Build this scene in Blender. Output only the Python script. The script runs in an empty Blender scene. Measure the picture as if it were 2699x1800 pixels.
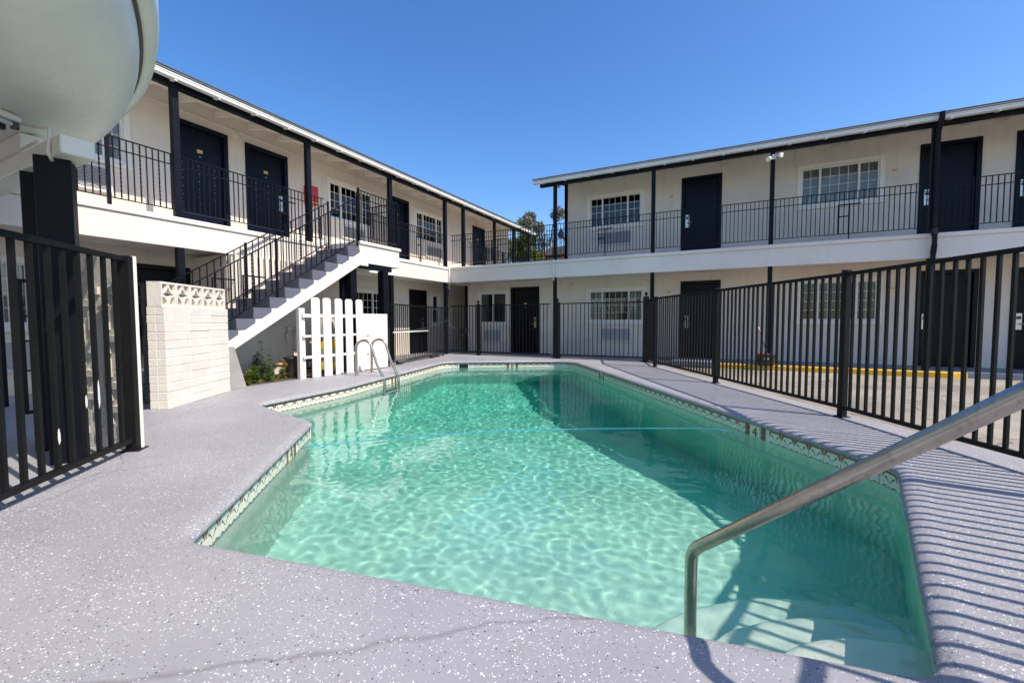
import bpy, bmesh, math, random
from mathutils import Vector, Matrix, noise
R = math.radians
random.seed(7)
S = bpy.context.scene
COL = S.collection

# ------------------------------------------------------------------ camera
cam = bpy.data.cameras.new('camera'); cam.sensor_width = 36; cam.lens = 15.055
cam.clip_start = .05; cam.clip_end = 2000
co = bpy.data.objects.new('camera', cam); COL.objects.link(co); S.camera = co
co.matrix_world = (Matrix.Translation((0, 0, 1.0)) @ Matrix.Rotation(R(27.02), 4, 'Z')
                   @ Matrix.Rotation(R(90 - 2.818), 4, 'X') @ Matrix.Rotation(R(-.163), 4, 'Z'))

# ------------------------------------------------------------------ sky and sun
SUN_EL = 52.0
TO_SUN = Vector((.9976 * math.cos(R(SUN_EL)), -.07 * math.cos(R(SUN_EL)), math.sin(R(SUN_EL)))).normalized()
W = bpy.data.worlds.new('World'); S.world = W; W.use_nodes = True
wn = W.node_tree; bg = wn.nodes['Background']
sky = wn.nodes.new('ShaderNodeTexSky'); sky.sky_type = 'NISHITA'; sky.sun_disc = False
sky.sun_elevation = R(SUN_EL); sky.sun_rotation = math.atan2(TO_SUN.x, TO_SUN.y)
sky.air_density = 1.0; sky.dust_density = .9; sky.ozone_density = 2.2; sky.altitude = 100
hs = wn.nodes.new('ShaderNodeHueSaturation'); hs.inputs['Saturation'].default_value = 1.3; hs.inputs['Hue'].default_value = .507
wn.links.new(sky.outputs[0], hs.inputs['Color']); wn.links.new(hs.outputs[0], bg.inputs[0]); bg.inputs[1].default_value = .15
sl = bpy.data.lights.new('sun', 'SUN'); sl.energy = 4.0; sl.angle = R(.53); sl.color = (1, .93, .83)
sl.cycles.is_caustics_light = True
so = bpy.data.objects.new('sun', sl); COL.objects.link(so)
so.rotation_euler = TO_SUN.to_track_quat('Z', 'Y').to_euler(); so.location = (10, 0, 12)
S.view_settings.view_transform = 'Standard'; S.view_settings.look = 'None'
S.view_settings.exposure = .58; S.view_settings.gamma = 1
S.cycles.use_denoising = True
S.cycles.max_bounces = 10; S.cycles.diffuse_bounces = 4; S.cycles.glossy_bounces = 4
S.cycles.transmission_bounces = 8; S.cycles.transparent_max_bounces = 16

# ------------------------------------------------------------------ materials
def nmat(name):
    m = bpy.data.materials.new(name); m.use_nodes = True
    nt = m.node_tree
    return m, nt, nt.nodes['Principled BSDF']
def N(nt, typ, **kw):
    n = nt.nodes.new(typ)
    for k, v in kw.items():
        if k.startswith('i_'):
            key = k[2:]
            n.inputs[int(key) if key.isdigit() else key.replace('_', ' ')].default_value = v
        else: setattr(n, k, v)
    return n
def mixc(nt, fac, a, b, mode='MIX'):
    n = N(nt, 'ShaderNodeMix', data_type='RGBA', blend_type=mode)
    for sock, v in ((n.inputs[0], fac), (n.inputs[6], a), (n.inputs[7], b)):
        if hasattr(v, 'links'): nt.links.new(v, sock)
        elif isinstance(v, (int, float)): sock.default_value = v
        else: sock.default_value = (*v, 1)
    return n.outputs[2]
def ramp(nt, inp, stops):
    n = N(nt, 'ShaderNodeValToRGB'); cr = n.color_ramp
    while len(cr.elements) > len(stops): cr.elements.remove(cr.elements[-1])
    while len(cr.elements) < len(stops): cr.elements.new(.5)
    for e, (p, c) in zip(cr.elements, stops):
        e.position = p; e.color = (*c, 1) if not isinstance(c, (int, float)) else (c, c, c, 1)
    nt.links.new(inp, n.inputs[0]); return n.outputs[0]
def pos(nt): return N(nt, 'ShaderNodeNewGeometry').outputs['Position']
def noisev(nt, vec, scale, detail=4, rough=.55):
    n = N(nt, 'ShaderNodeTexNoise'); n.inputs['Scale'].default_value = scale
    n.inputs['Detail'].default_value = detail; n.inputs['Roughness'].default_value = rough
    nt.links.new(vec, n.inputs['Vector']); return n.outputs[0]
def bump(nt, b, h, strength, dist):
    n = N(nt, 'ShaderNodeBump'); n.inputs['Strength'].default_value = strength; n.inputs['Distance'].default_value = dist
    nt.links.new(h, n.inputs['Height']); nt.links.new(n.outputs[0], b.inputs['Normal'])
def paint(name, c, rough=.6, var=.12, vs=2.0, bs=50, bst=.25, bd=.004, metal=0, dirt=None, spec=.5, streak=0):
    m, nt, b = nmat(name); P = pos(nt)
    b.inputs['Roughness'].default_value = rough; b.inputs['Metallic'].default_value = metal
    b.inputs['Specular IOR Level'].default_value = spec
    f = ramp(nt, noisev(nt, P, vs, 6, .6), [(.3, 0), (.7, 1)])
    col = mixc(nt, f, tuple(x * (1 - var) for x in c), tuple(min(1, x * (1 + var * .5)) for x in c))
    if dirt:
        d = ramp(nt, noisev(nt, P, vs * 2.7, 8, .7), [(.55, 0), (.75, 1)])
        mm = N(nt, 'ShaderNodeMath', operation='MULTIPLY', i_1=dirt[3]); nt.links.new(d, mm.inputs[0])
        col = mixc(nt, mm.outputs[0], col, dirt[:3])
    if streak:
        mp = N(nt, 'ShaderNodeMapping'); mp.inputs['Scale'].default_value = (9, 9, .7); nt.links.new(P, mp.inputs[0])
        d = ramp(nt, noisev(nt, mp.outputs[0], 1.0, 5, .6), [(.55, 0), (.8, 1)])
        mm = N(nt, 'ShaderNodeMath', operation='MULTIPLY', i_1=streak); nt.links.new(d, mm.inputs[0])
        col = mixc(nt, mm.outputs[0], col, tuple(x * .6 for x in c))
    nt.links.new(col, b.inputs['Base Color'])
    if bst: bump(nt, b, noisev(nt, P, bs, 5, .6), bst, bd)
    return m
M = {}
M['wall'] = paint('cream stucco', (.74, .655, .555), .75, .12, .8, 70, .5, .005, streak=.32, dirt=(.5, .43, .35, .3))
M['white'] = paint('white trim paint', (.79, .74, .67), .5, .06, 3, 40, .12, .003)
M['fascia'] = paint('cream fascia paint', (.77, .69, .60), .6, .09, 1.1, 22, .45, .006, dirt=(.55, .47, .38, .3), streak=.15)
M['block'] = paint('painted block', (.765, .69, .60), .65, .10, 4, 45, .7, .007, dirt=(.55, .47, .38, .35))
M['rough'] = paint('old whitewashed block', (.62, .57, .49), .8, .2, 4, 40, .7, .008, dirt=(.33, .27, .2, .5))
M['navy'] = paint('navy door paint', (.004, .007, .018), .36, .2, 2, 60, .06, .002, spec=.16)
M['black'] = paint('black door paint', (.006, .0065, .008), .35, .2, 2, 60, .06, .002, spec=.16)
M['post'] = paint('blue black post paint', (.0055, .0065, .011), .45, .3, 6, 45, .25, .003, spec=.16)
M['iron'] = paint('black railing paint', (.006, .0065, .009), .42, .3, 9, 70, .15, .002, spec=.16)
M['fence'] = paint('weathered black fence paint', (.010, .0095, .0095), .45, .3, 7, 60, .15, .002, spec=.16)
M['gutter'] = paint('off white gutter', (.74, .71, .66), .45, .1, 2, 30, .1, .003, streak=.25)
M['roof'] = paint('grey brown shingle', (.10, .085, .075), .9, .35, 8, 30, .6, .01)
M['brownroof'] = paint('dark brown shingle', (.07, .045, .035), .9, .3, 8, 30, .6, .01)
M['tread'] = paint('dark grey stair paint', (.115, .115, .15), .6, .15, 4, 50, .3, .004, dirt=(.2, .19, .2, .3))
M['steel'] = paint('brushed stainless tube', (.50, .455, .395), .3, .15, 14, 120, .05, .001, metal=1, dirt=(.16, .10, .055, .7))
M['chrome'] = paint('satin metal lock', (.62, .58, .52), .3, .05, 4, 0, 0, metal=1)
M['brass'] = paint('brass plate', (.62, .43, .16), .4, .1, 20, 0, 0, metal=.5)
M['red'] = paint('red cabinet paint', (.55, .02, .025), .35, .1, 3, 0, 0)
M['yellow'] = paint('yellow kerb paint', (.72, .40, .015), .6, .2, 5, 40, .4, .005, dirt=(.3, .2, .08, .5))
M['canopy'] = paint('pale grey green canopy paint', (.80, .775, .675), .36, .12, 1.2, 9, .5, .015, dirt=(.42, .40, .33, .35))
M['plaster'] = paint('pool plaster', (.75, .70, .625), .8, .16, 1.1, 30, .3, .004, dirt=(.50, .48, .36, .4))
M['grey'] = paint('grey equipment plastic', (.33, .32, .31), .5, .2, 3, 20, .1, .003)
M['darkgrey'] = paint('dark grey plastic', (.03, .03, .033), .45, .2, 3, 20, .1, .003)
M['label'] = paint('yellow label', (.75, .5, .02), .5, .1, 3, 0, 0)
M['bronze'] = paint('bronze valve', (.2, .14, .05), .5, .3, 9, 40, .3, .002, metal=.6)
M['wood'] = paint('weathered grey board', (.30, .28, .265), .8, .25, 3, 30, .3, .004)
M['soil'] = paint('dry soil', (.12, .085, .055), .95, .35, 6, 30, .8, .02)
M['grout'] = paint('pale grout', (.62, .60, .54), .8, .2, 9, 60, .2, .003)
M['terracotta'] = paint('terracotta glaze', (.42, .16, .10), .25, .25, 20, 0, 0)
M['teal'] = paint('dark teal glaze', (.02, .085, .10), .25, .2, 20, 0, 0)
M['ivory'] = paint('ivory glaze', (.75, .70, .58), .2, .1, 14, 0, 0, dirt=(.5, .47, .36, .3))
M['brownt'] = paint('brown glaze', (.20, .07, .05), .25, .3, 12, 0, 0)
M['cream'] = paint('cream glaze', (.74, .67, .45), .2, .1, 14, 0, 0)
M['ink'] = paint('navy glaze', (.01, .02, .12), .25, .1, 8, 0, 0)
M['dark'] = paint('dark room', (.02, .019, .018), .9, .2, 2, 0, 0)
M['curtain'] = paint('beige curtain', (.74, .70, .63), .9, .2, 6, 0, 0)
M['bcurtain'] = paint('brown curtain', (.10, .045, .025), .9, .2, 6, 0, 0)
M['screen'] = paint('grey insect screen', (.05, .055, .06), .7, .1, 3, 0, 0)
M['acgrille'] = paint('white louvre', (.72, .70, .68), .5, .05, 3, 0, 0)
M['bluerope'] = paint('blue rope', (.04, .34, .55), .6, .2, 30, 0, 0)
M['bark'] = paint('tree bark', (.09, .07, .055), .9, .3, 8, 20, .6, .02)
M['tubelight'] = paint('white fluorescent tube', (.8, .8, .78), .3, .05, 3, 0, 0)
M['conc'] = paint('pale concrete edge', (.5, .48, .46), .8, .2, 3, 40, .4, .005, dirt=(.25, .22, .2, .4))
M['walk'] = paint('blue grey walkway paint', (.22, .235, .27), .6, .2, 2, 50, .25, .003, dirt=(.12, .12, .13, .4))

def leafmat(name, c, c2):
    m, nt, b = nmat(name); P = pos(nt)
    col = mixc(nt, ramp(nt, noisev(nt, P, 2.2, 4), [(.35, 0), (.65, 1)]), c, c2)
    nt.links.new(col, b.inputs['Base Color']); b.inputs['Roughness'].default_value = .5
    tr = N(nt, 'ShaderNodeBsdfTranslucent'); nt.links.new(col, tr.inputs[0])
    mx = N(nt, 'ShaderNodeMixShader', i_0=.35); nt.links.new(b.outputs[0], mx.inputs[1]); nt.links.new(tr.outputs[0], mx.inputs[2])
    nt.links.new(mx.outputs[0], nt.nodes['Material Output'].inputs[0]); return m
M['leaf'] = leafmat('weed leaf', (.05, .13, .02), (.12, .2, .035))
M['leafy'] = leafmat('pale yellow green leaf', (.16, .22, .03), (.30, .26, .05))
M['leaft'] = leafmat('yellow green tree leaf', (.15, .19, .02), (.27, .27, .04))
M['leafd'] = leafmat('olive tree leaf', (.08, .11, .025), (.14, .15, .04))
M['blossom'] = leafmat('purple blossom', (.20, .14, .30), (.28, .20, .38))

def glassmat():
    m, nt, b = nmat('window glass'); nt.nodes.remove(b)
    t = N(nt, 'ShaderNodeBsdfTransparent'); t.inputs[0].default_value = (.78, .80, .80, 1)
    g = N(nt, 'ShaderNodeBsdfGlossy'); g.inputs['Roughness'].default_value = .015
    fr = N(nt, 'ShaderNodeFresnel'); fr.inputs[0].default_value = 1.55
    mul = N(nt, 'ShaderNodeMath', operation='MULTIPLY', i_1=1.1); mul.use_clamp = True; nt.links.new(fr.outputs[0], mul.inputs[0])
    mx = N(nt, 'ShaderNodeMixShader'); nt.links.new(mul.outputs[0], mx.inputs[0])
    nt.links.new(t.outputs[0], mx.inputs[1]); nt.links.new(g.outputs[0], mx.inputs[2])
    nt.links.new(mx.outputs[0], nt.nodes['Material Output'].inputs[0]); return m
M['glass'] = glassmat()

def deckmat():
    m, nt, b = nmat('flaked lavender deck coating'); P = pos(nt)
    big = ramp(nt, noisev(nt, P, .9, 6, .6), [(.3, 0), (.7, 1)])
    col = mixc(nt, big, (.265, .256, .272), (.325, .315, .332))
    st = ramp(nt, noisev(nt, P, 2.3, 8, .72), [(.56, 0), (.74, 1)])
    mm = N(nt, 'ShaderNodeMath', operation='MULTIPLY', i_1=.5); nt.links.new(st, mm.inputs[0])
    col = mixc(nt, mm.outputs[0], col, (.235, .20, .185))
    wr_ = ramp(nt, noisev(nt, P, .45, 7, .65), [(.5, 0), (.68, 1)]); wm = N(nt, 'ShaderNodeMath', operation='MULTIPLY', i_1=.45); nt.links.new(wr_, wm.inputs[0])
    col = mixc(nt, wm.outputs[0], col, (.345, .325, .315))
    cl_ = N(nt, 'ShaderNodeMapRange'); cl_.inputs[1].default_value = .35; cl_.inputs[2].default_value = .65; cl_.inputs[3].default_value = -.75; cl_.inputs[4].default_value = .35
    nt.links.new(noisev(nt, P, 2.6, 5, .6), cl_.inputs[0])
    cv = N(nt, 'ShaderNodeTexVoronoi', feature='DISTANCE_TO_EDGE'); cv.inputs['Scale'].default_value = .42
    cw = N(nt, 'ShaderNodeTexNoise'); cw.inputs['Scale'].default_value = 3.0; cw.inputs['Detail'].default_value = 8; nt.links.new(P, cw.inputs['Vector'])
    cvv = mixc(nt, .12, P, cw.outputs['Color']); nt.links.new(cvv, cv.inputs['Vector'])
    ck = ramp(nt, cv.outputs['Distance'], [(0, 1), (.0006, 0)]); cm = N(nt, 'ShaderNodeMath', operation='MULTIPLY', i_1=.6); nt.links.new(ck, cm.inputs[0])
    col = mixc(nt, cm.outputs[0], col, (.16, .15, .16))
    def flakes(col, scale, lo, hi, c, size, off):
        mp = N(nt, 'ShaderNodeMapping'); mp.inputs['Location'].default_value = (off, off * .7, 0); nt.links.new(P, mp.inputs[0])
        v = N(nt, 'ShaderNodeTexVoronoi'); v.voronoi_dimensions = '2D'; v.inputs['Scale'].default_value = scale
        wv = N(nt, 'ShaderNodeTexNoise'); wv.inputs['Scale'].default_value = scale * 1.5
        nt.links.new(mp.outputs[0], wv.inputs['Vector'])
        va = N(nt, 'ShaderNodeVectorMath', operation='SCALE'); va.inputs['Scale'].default_value = .9 / scale
        nt.links.new(wv.outputs['Color'], va.inputs[0])
        vb = N(nt, 'ShaderNodeVectorMath', operation='ADD'); nt.links.new(mp.outputs[0], vb.inputs[0]); nt.links.new(va.outputs[0], vb.inputs[1])
        nt.links.new(vb.outputs[0], v.inputs['Vector'])
        sp = N(nt, 'ShaderNodeSeparateColor'); nt.links.new(v.outputs['Color'], sp.inputs[0])
        mo = N(nt, 'ShaderNodeMath', operation='MULTIPLY_ADD', i_1=hi); nt.links.new(cl_.outputs[0], mo.inputs[0]); nt.links.new(sp.outputs[0], mo.inputs[2])
        a = N(nt, 'ShaderNodeMath', operation='GREATER_THAN', i_1=1 - hi); nt.links.new(mo.outputs[0], a.inputs[0])
        s = N(nt, 'ShaderNodeMath', operation='MULTIPLY', i_1=size); nt.links.new(sp.outputs[1], s.inputs[0])
        d = N(nt, 'ShaderNodeMath', operation='LESS_THAN'); nt.links.new(v.outputs['Distance'], d.inputs[0]); nt.links.new(s.outputs[0], d.inputs[1])
        k = N(nt, 'ShaderNodeMath', operation='MULTIPLY'); nt.links.new(a.outputs[0], k.inputs[0]); nt.links.new(d.outputs[0], k.inputs[1])
        return mixc(nt, k.outputs[0], col, c)
    col = flakes(col, 190, 0, .13, (.72, .71, .69), .5, 0)
    col = flakes(col, 115, 0, .05, (.82, .81, .78), .48, 3.1)
    col = flakes(col, 175, 0, .06, (.04, .04, .045), .46, 7.7)
    col = flakes(col, 110, 0, .022, (.02, .02, .025), .42, 11.3)
    nt.links.new(col, b.inputs['Base Color']); b.inputs['Roughness'].default_value = .55
    bump(nt, b, noisev(nt, P, 45, 6, .6), .35, .006)
    return m
M['deck'] = deckmat()

def pavemat():
    m, nt, b = nmat('old tan asphalt'); P = pos(nt)
    f = ramp(nt, noisev(nt, P, .55, 8, .62), [(.36, 0), (.62, 1)])
    col = mixc(nt, f, (.20, .172, .14), (.345, .30, .245))
    d = ramp(nt, noisev(nt, P, 1.7, 9, .7), [(.52, 0), (.66, 1)])
    mm = N(nt, 'ShaderNodeMath', operation='MULTIPLY', i_1=.55); nt.links.new(d, mm.inputs[0])
    col = mixc(nt, mm.outputs[0], col, (.12, .11, .10))
    v = N(nt, 'ShaderNodeTexVoronoi', feature='DISTANCE_TO_EDGE'); v.inputs['Scale'].default_value = 1.1
    wv = N(nt, 'ShaderNodeTexNoise'); wv.inputs['Scale'].default_value = 2.5; nt.links.new(P, wv.inputs['Vector'])
    vb = mixc(nt, .12, P, wv.outputs['Color']); nt.links.new(vb, v.inputs['Vector'])
    k = ramp(nt, v.outputs['Distance'], [(0, 1), (.012, 0)])
    mk = N(nt, 'ShaderNodeMath', operation='MULTIPLY', i_1=.7); nt.links.new(k, mk.inputs[0])
    col = mixc(nt, mk.outputs[0], col, (.05, .045, .04))
    nt.links.new(col, b.inputs['Base Color']); b.inputs['Roughness'].default_value = .9
    bump(nt, b, noisev(nt, P, 60, 6, .7), .6, .006); return m
M['pave'] = pavemat()

def watermat():
    m, nt, b = nmat('pool water surface'); nt.nodes.remove(b)
    g = N(nt, 'ShaderNodeBsdfGlass'); g.inputs['IOR'].default_value = 1.333; g.inputs['Roughness'].default_value = 0
    nt.links.new(g.outputs[0], nt.nodes['Material Output'].inputs[0])
    v = bpy.data.materials.new('pool water body'); v.use_nodes = True; vt = v.node_tree; vt.nodes.clear()
    o = N(vt, 'ShaderNodeOutputMaterial'); a = N(vt, 'ShaderNodeVolumeAbsorption')
    a.inputs['Color'].default_value = (.55, .955, .92, 1); a.inputs['Density'].default_value = 1.0
    vt.links.new(a.outputs[0], o.inputs['Volume']); return m, v
M['water'], M['waterbody'] = watermat()

# ------------------------------------------------------------------ helpers
class MB:
    def __init__(s): s.v = []; s.f = []; s.m = []; s.mats = []; s.sm = []
    def mi(s, m):
        if m not in s.mats: s.mats.append(m)
        return s.mats.index(m)
    def add(s, vs, fs, m=None, smooth=False):
        o = len(s.v); s.v += [tuple(v) for v in vs]; k = s.mi(m) if m else 0
        for f in fs: s.f.append(tuple(o + i for i in f)); s.m.append(k); s.sm.append(smooth)
        return s
    def box(s, a, b, m=None):
        x0, y0, z0 = (min(a[i], b[i]) for i in range(3)); x1, y1, z1 = (max(a[i], b[i]) for i in range(3))
        return s.add([(x0,y0,z0),(x1,y0,z0),(x1,y1,z0),(x0,y1,z0),(x0,y0,z1),(x1,y0,z1),(x1,y1,z1),(x0,y1,z1)],
              [(3,2,1,0),(4,5,6,7),(0,1,5,4),(1,2,6,5),(2,3,7,6),(3,0,4,7)], m)
    def bar(s, p, q, w, h, m=None, up=(0, 0, 1)):
        p = Vector(p); q = Vector(q); d = (q - p).normalized(); u = Vector(up)
        if abs(d.dot(u)) > .98: u = Vector((1, 0, 0))
        r = d.cross(u).normalized() * (w / 2); t = r.cross(d).normalized() * (h / 2)
        vs = [e + a * r + b * t for e in (p, q) for a, b in ((-1,-1),(1,-1),(1,1),(-1,1))]
        return s.add(vs, [(0,1,2,3),(7,6,5,4),(0,4,5,1),(1,5,6,2),(2,6,7,3),(3,7,4,0)], m)
    def tube(s, pts, rad, n=10, m=None, caps=True):
        pts = [Vector(p) for p in pts]; rs = rad if isinstance(rad, (list, tuple)) else [rad] * len(pts)
        vs = []; fs = []; prev = None
        for i, p in enumerate(pts):
            d = (pts[min(i + 1, len(pts) - 1)] - pts[max(i - 1, 0)]).normalized()
            if prev is None:
                u = Vector((0, 0, 1)) if abs(d.z) < .9 else Vector((1, 0, 0)); a = d.cross(u).normalized()
            else: a = (prev - d * prev.dot(d)).normalized()
            prev = a; b = d.cross(a)
            for k in range(n):
                t = 2 * math.pi * k / n; vs.append(p + (a * math.cos(t) + b * math.sin(t)) * rs[i])
        for i in range(len(pts) - 1):
            for k in range(n):
                fs.append((i*n+k, i*n+(k+1)%n, (i+1)*n+(k+1)%n, (i+1)*n+k))
        s.add(vs, fs, m, True)
        if caps:
            o = len(s.v) - len(vs)
            s.f.append(tuple(o + k for k in reversed(range(n)))); s.f.append(tuple(o + len(vs) - n + k for k in range(n)))
            k = s.mi(m) if m else 0; s.m += [k, k]; s.sm += [False, False]
        return s
    def lathe(s, prof, c=(0, 0, 0), n=20, m=None):
        vs = []; fs = []
        for r, z in prof:
            for k in range(n):
                t = 2 * math.pi * k / n; vs.append((c[0] + r * math.cos(t), c[1] + r * math.sin(t), c[2] + z))
        for i in range(len(prof) - 1):
            for k in range(n): fs.append((i*n+k, i*n+(k+1)%n, (i+1)*n+(k+1)%n, (i+1)*n+k))
        return s.add(vs, fs, m, True)
    def prism(s, poly, fn, a, b, m=None):
        # poly: list of 2D points, fn(x, y, depth) -> 3D
        n = len(poly)
        vs = [fn(x, y, a) for x, y in poly] + [fn(x, y, b) for x, y in poly]
        fs = [tuple(reversed(range(n))), tuple(range(n, 2*n))] + [(i, (i+1)%n, n+(i+1)%n, n+i) for i in range(n)]
        return s.add(vs, fs, m)
    def mesh(s, name, m=None, bevel=0):
        me = bpy.data.meshes.new(name); me.from_pydata(s.v, [], s.f)
        for x in (s.mats or [m]): me.materials.append(M[x] if isinstance(x, str) else x)
        for p, k, q in zip(me.polygons, s.m, s.sm): p.material_index = k; p.use_smooth = q
        bm = bmesh.new(); bm.from_mesh(me)
        bmesh.ops.recalc_face_normals(bm, faces=bm.faces)
        if bevel: bmesh.ops.bevel(bm, geom=[e for e in bm.edges if e.is_manifold and e.calc_face_angle(0) > .5], offset=bevel, segments=1, affect='EDGES', clamp_overlap=True)
        bm.to_mesh(me); bm.free()
        return me
    def build(s, name, m=None, parent=None, bevel=0): return link(name, s.mesh(name, m, bevel), parent)
def root_of(o):
    t = Vector((0, 0, 0))
    while o is not None: t += o.location; o = o.parent
    return t
OFF = {}
def link(name, me, parent=None, loc=(0, 0, 0), rot=None):
    o = bpy.data.objects.new(name, me); COL.objects.link(o)
    o.location = loc
    if rot is not None: o.rotation_euler = rot
    if parent is not None:
        o.parent = parent
        o.matrix_parent_inverse = OFF[parent.name]
    # children of this object are also given in world coordinates
    mw = Matrix.Translation(loc) @ (o.rotation_euler.to_matrix().to_4x4())
    OFF[o.name] = mw.inverted() if parent is None else (mw.inverted())
    return o
def tag(o, label, cat, group=None):
    o['label'] = label; o['category'] = cat
    if group: o['group'] = group
    return o
def thing(name, label, cat, loc=(0, 0, 0), group=None):
    return tag(link(name, None, None, loc), label, cat, group)
def struct(o, kind='structure'): o['kind'] = kind; return o
def V2(a, b, t): return (a[0] + (b[0] - a[0]) * t, a[1] + (b[1] - a[1]) * t)

# ------------------------------------------------------------------ pool outline
CORN = [((-2.22, 1.05), .10), ((-3.71, 2.88), .14), ((-5.12, 3.22), .10), ((-5.25, 4.7), .6),
        ((-6.25, 8.62), .40), ((-3.55, 10.17), .55), ((1.03, 3.76), .32), ((.545, 1.585), .12)]
WATER = -.175
def outline(step=.05):
    pts = []
    n = len(CORN)
    for i in range(n):
        p0 = Vector(CORN[i-1][0]); p = Vector(CORN[i][0]); p1 = Vector(CORN[(i+1) % n][0]); r = CORN[i][1]
        a = (p0 - p).normalized(); b = (p1 - p).normalized(); ang = a.angle(b)
        d = r / math.tan(ang / 2); q0 = p + a * d; q1 = p + b * d
        c = p + (a + b).normalized() * (r / math.sin(ang / 2))
        k = max(4, int(r * (math.pi - ang) / .03))
        v0 = q0 - c; v1 = q1 - c; tot = v0.angle_signed(v1)
        for j in range(k + 1):
            t = -tot * j / k
            pts.append(c + Vector((v0.x * math.cos(t) - v0.y * math.sin(t), v0.x * math.sin(t) + v0.y * math.cos(t))))
        nxt = CORN[(i+1) % n]
        pp0 = p; pp = p1; pp1 = Vector(CORN[(i+2) % n][0])
        aa = (pp0 - pp).normalized(); bb = (pp1 - pp).normalized()
        q2 = pp + aa * (nxt[1] / math.tan(aa.angle(bb) / 2))
        L = (q2 - q1).length; m = max(1, int(L / step))
        for j in range(1, m): pts.append(q1.lerp(q2, j / m))
    return pts
PATH = outline()
NP = len(PATH)
area = sum(PATH[i].x * PATH[(i+1) % NP].y - PATH[(i+1) % NP].x * PATH[i].y for i in range(NP))
if area < 0: PATH.reverse()          # counter-clockwise: inside on the left
NRM = []
for i in range(NP):
    t = (PATH[(i+1) % NP] - PATH[i-1]).normalized(); NRM.append(Vector((t.y, -t.x)))   # outward
def ring(off, z): return [(PATH[i].x + NRM[i].x * off, PATH[i].y + NRM[i].y * off, z) for i in range(NP)]
def inside(x, y):
    c = False
    for i in range(NP):
        a = PATH[i]; b = PATH[i-1]
        if (a.y > y) != (b.y > y) and x < (b.x - a.x) * (y - a.y) / (b.y - a.y) + a.x: c = not c
    return c
def dist_edge(x, y):
    q = Vector((x, y)); return min((p - q).length for p in PATH)

# deck sheet with the pool cut out; its nose rolls over the pool edge
FEN = Vector((.5145, -.8575))        # direction of the long right-hand fence
FN = Vector((.8575, .5145))
FA = Vector((-1.43, 9.55))
DE = [FA + FN * .17 + FEN * t for t in (-1.35, 6.95)]     # deck's edge beyond the fence
deck_outer = [(-8.75, 10.78), (-2.0, 10.78), (-2.0 + .0, 10.78), (DE[0].x, DE[0].y), (DE[1].x, DE[1].y), (1.05, -1.2), (1.05, -6.0), (-8.75, -6.0)]
deck_outer = [p for i, p in enumerate(deck_outer) if i != 2]
def filled(name, outer, holes, z, mat, parent=None):
    bm = bmesh.new(); es = []
    for loop in [outer] + holes:
        vs = [bm.verts.new((p[0], p[1], z)) for p in loop]
        es += [bm.edges.new((vs[i], vs[(i+1) % len(vs)])) for i in range(len(vs))]
    bmesh.ops.triangle_fill(bm, use_beauty=True, use_dissolve=False, edges=es)
    bmesh.ops.recalc_face_normals(bm, faces=bm.faces)
    for f in bm.faces:
        if f.normal.z < 0: f.normal_flip()
    me = bpy.data.meshes.new(name); bm.to_mesh(me); bm.free(); me.materials.append(M[mat])
    return link(name, me, parent)
deck = struct(filled('pool_deck', deck_outer, [[(p[0], p[1]) for p in ring(.13, 0)]], 0, 'deck'))
def sweep(name, prof, mat, parent=None, smooth=True):
    mb = MB(); vs = []; fs = []; k = len(prof)
    for off, z in prof: vs += ring(off, z)
    for j in range(k - 1):
        for i in range(NP): fs.append((j*NP+i, j*NP+(i+1) % NP, (j+1)*NP+(i+1) % NP, (j+1)*NP+i))
    mb.add(vs, fs, mat, smooth); return mb.build(name, mat, parent)
sweep('pool_coping', [(.13, 0), (.10, .002), (.07, .001), (.045, -.003), (.022, -.011), (.006, -.024), (0, -.038), (.002, -.048), (.012, -.056), (.035, -.06)], 'deck', deck)
sweep('coping_dark_strip', [(.036, -.052), (.026, -.054), (.026, -.064), (.036, -.064)], 'darkgrey', deck, False)  # thin dark strip closing the gap between coping nose and tiles
filled('under_stair_soil', [(-7.5, 3.3), (-6.62, 3.5), (-6.62, 5.9), (-7.5, 5.9)], [], .004, 'soil', deck)

# basin
basin = struct(link('pool_basin', None))
def depth_z(x, y):
    # distance from the shallow (near) wall along the pool's long axis
    s = (x + .8) * -.42 + (y - 1.3) * .907
    T_ = [(-9, .95), (0, .95), (1, 1.05), (2.4, 1.33), (3.3, 1.6), (5.3, 2.15), (6.6, 2.45), (99, 2.45)]
    for (a, p), (b, q) in zip(T_, T_[1:]):
        if s <= b: return WATER - (p + (q - p) * (s - a) / (b - a))
wall = sweep('pool_wall', [(.035, -.06), (.035, -.215), (.04, -3.0)], 'plaster', basin, False)
g = .1; mb = MB(); idx = {}
xs = [-6.6 + g * i for i in range(82)]; ys = [.8 + g * j for j in range(100)]
for j, y in enumerate(ys):
    for i, x in enumerate(xs):
        if inside(x, y) or dist_edge(x, y) < .2:
            idx[i, j] = len(mb.v); mb.v.append((x, y, depth_z(x, y) + .01 * noise.noise((x * 1.3, y * 1.3, 0))))
for (i, j), k in list(idx.items()):
    q = [idx.get(t) for t in ((i, j), (i+1, j), (i+1, j+1), (i, j+1))]
    if None not in q: mb.f.append(tuple(q)); mb.m.append(0); mb.sm.append(True)
mb.mats = ['plaster']; floor = mb.build('pool_floor', None, basin)
RECV = [wall, floor]
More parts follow.
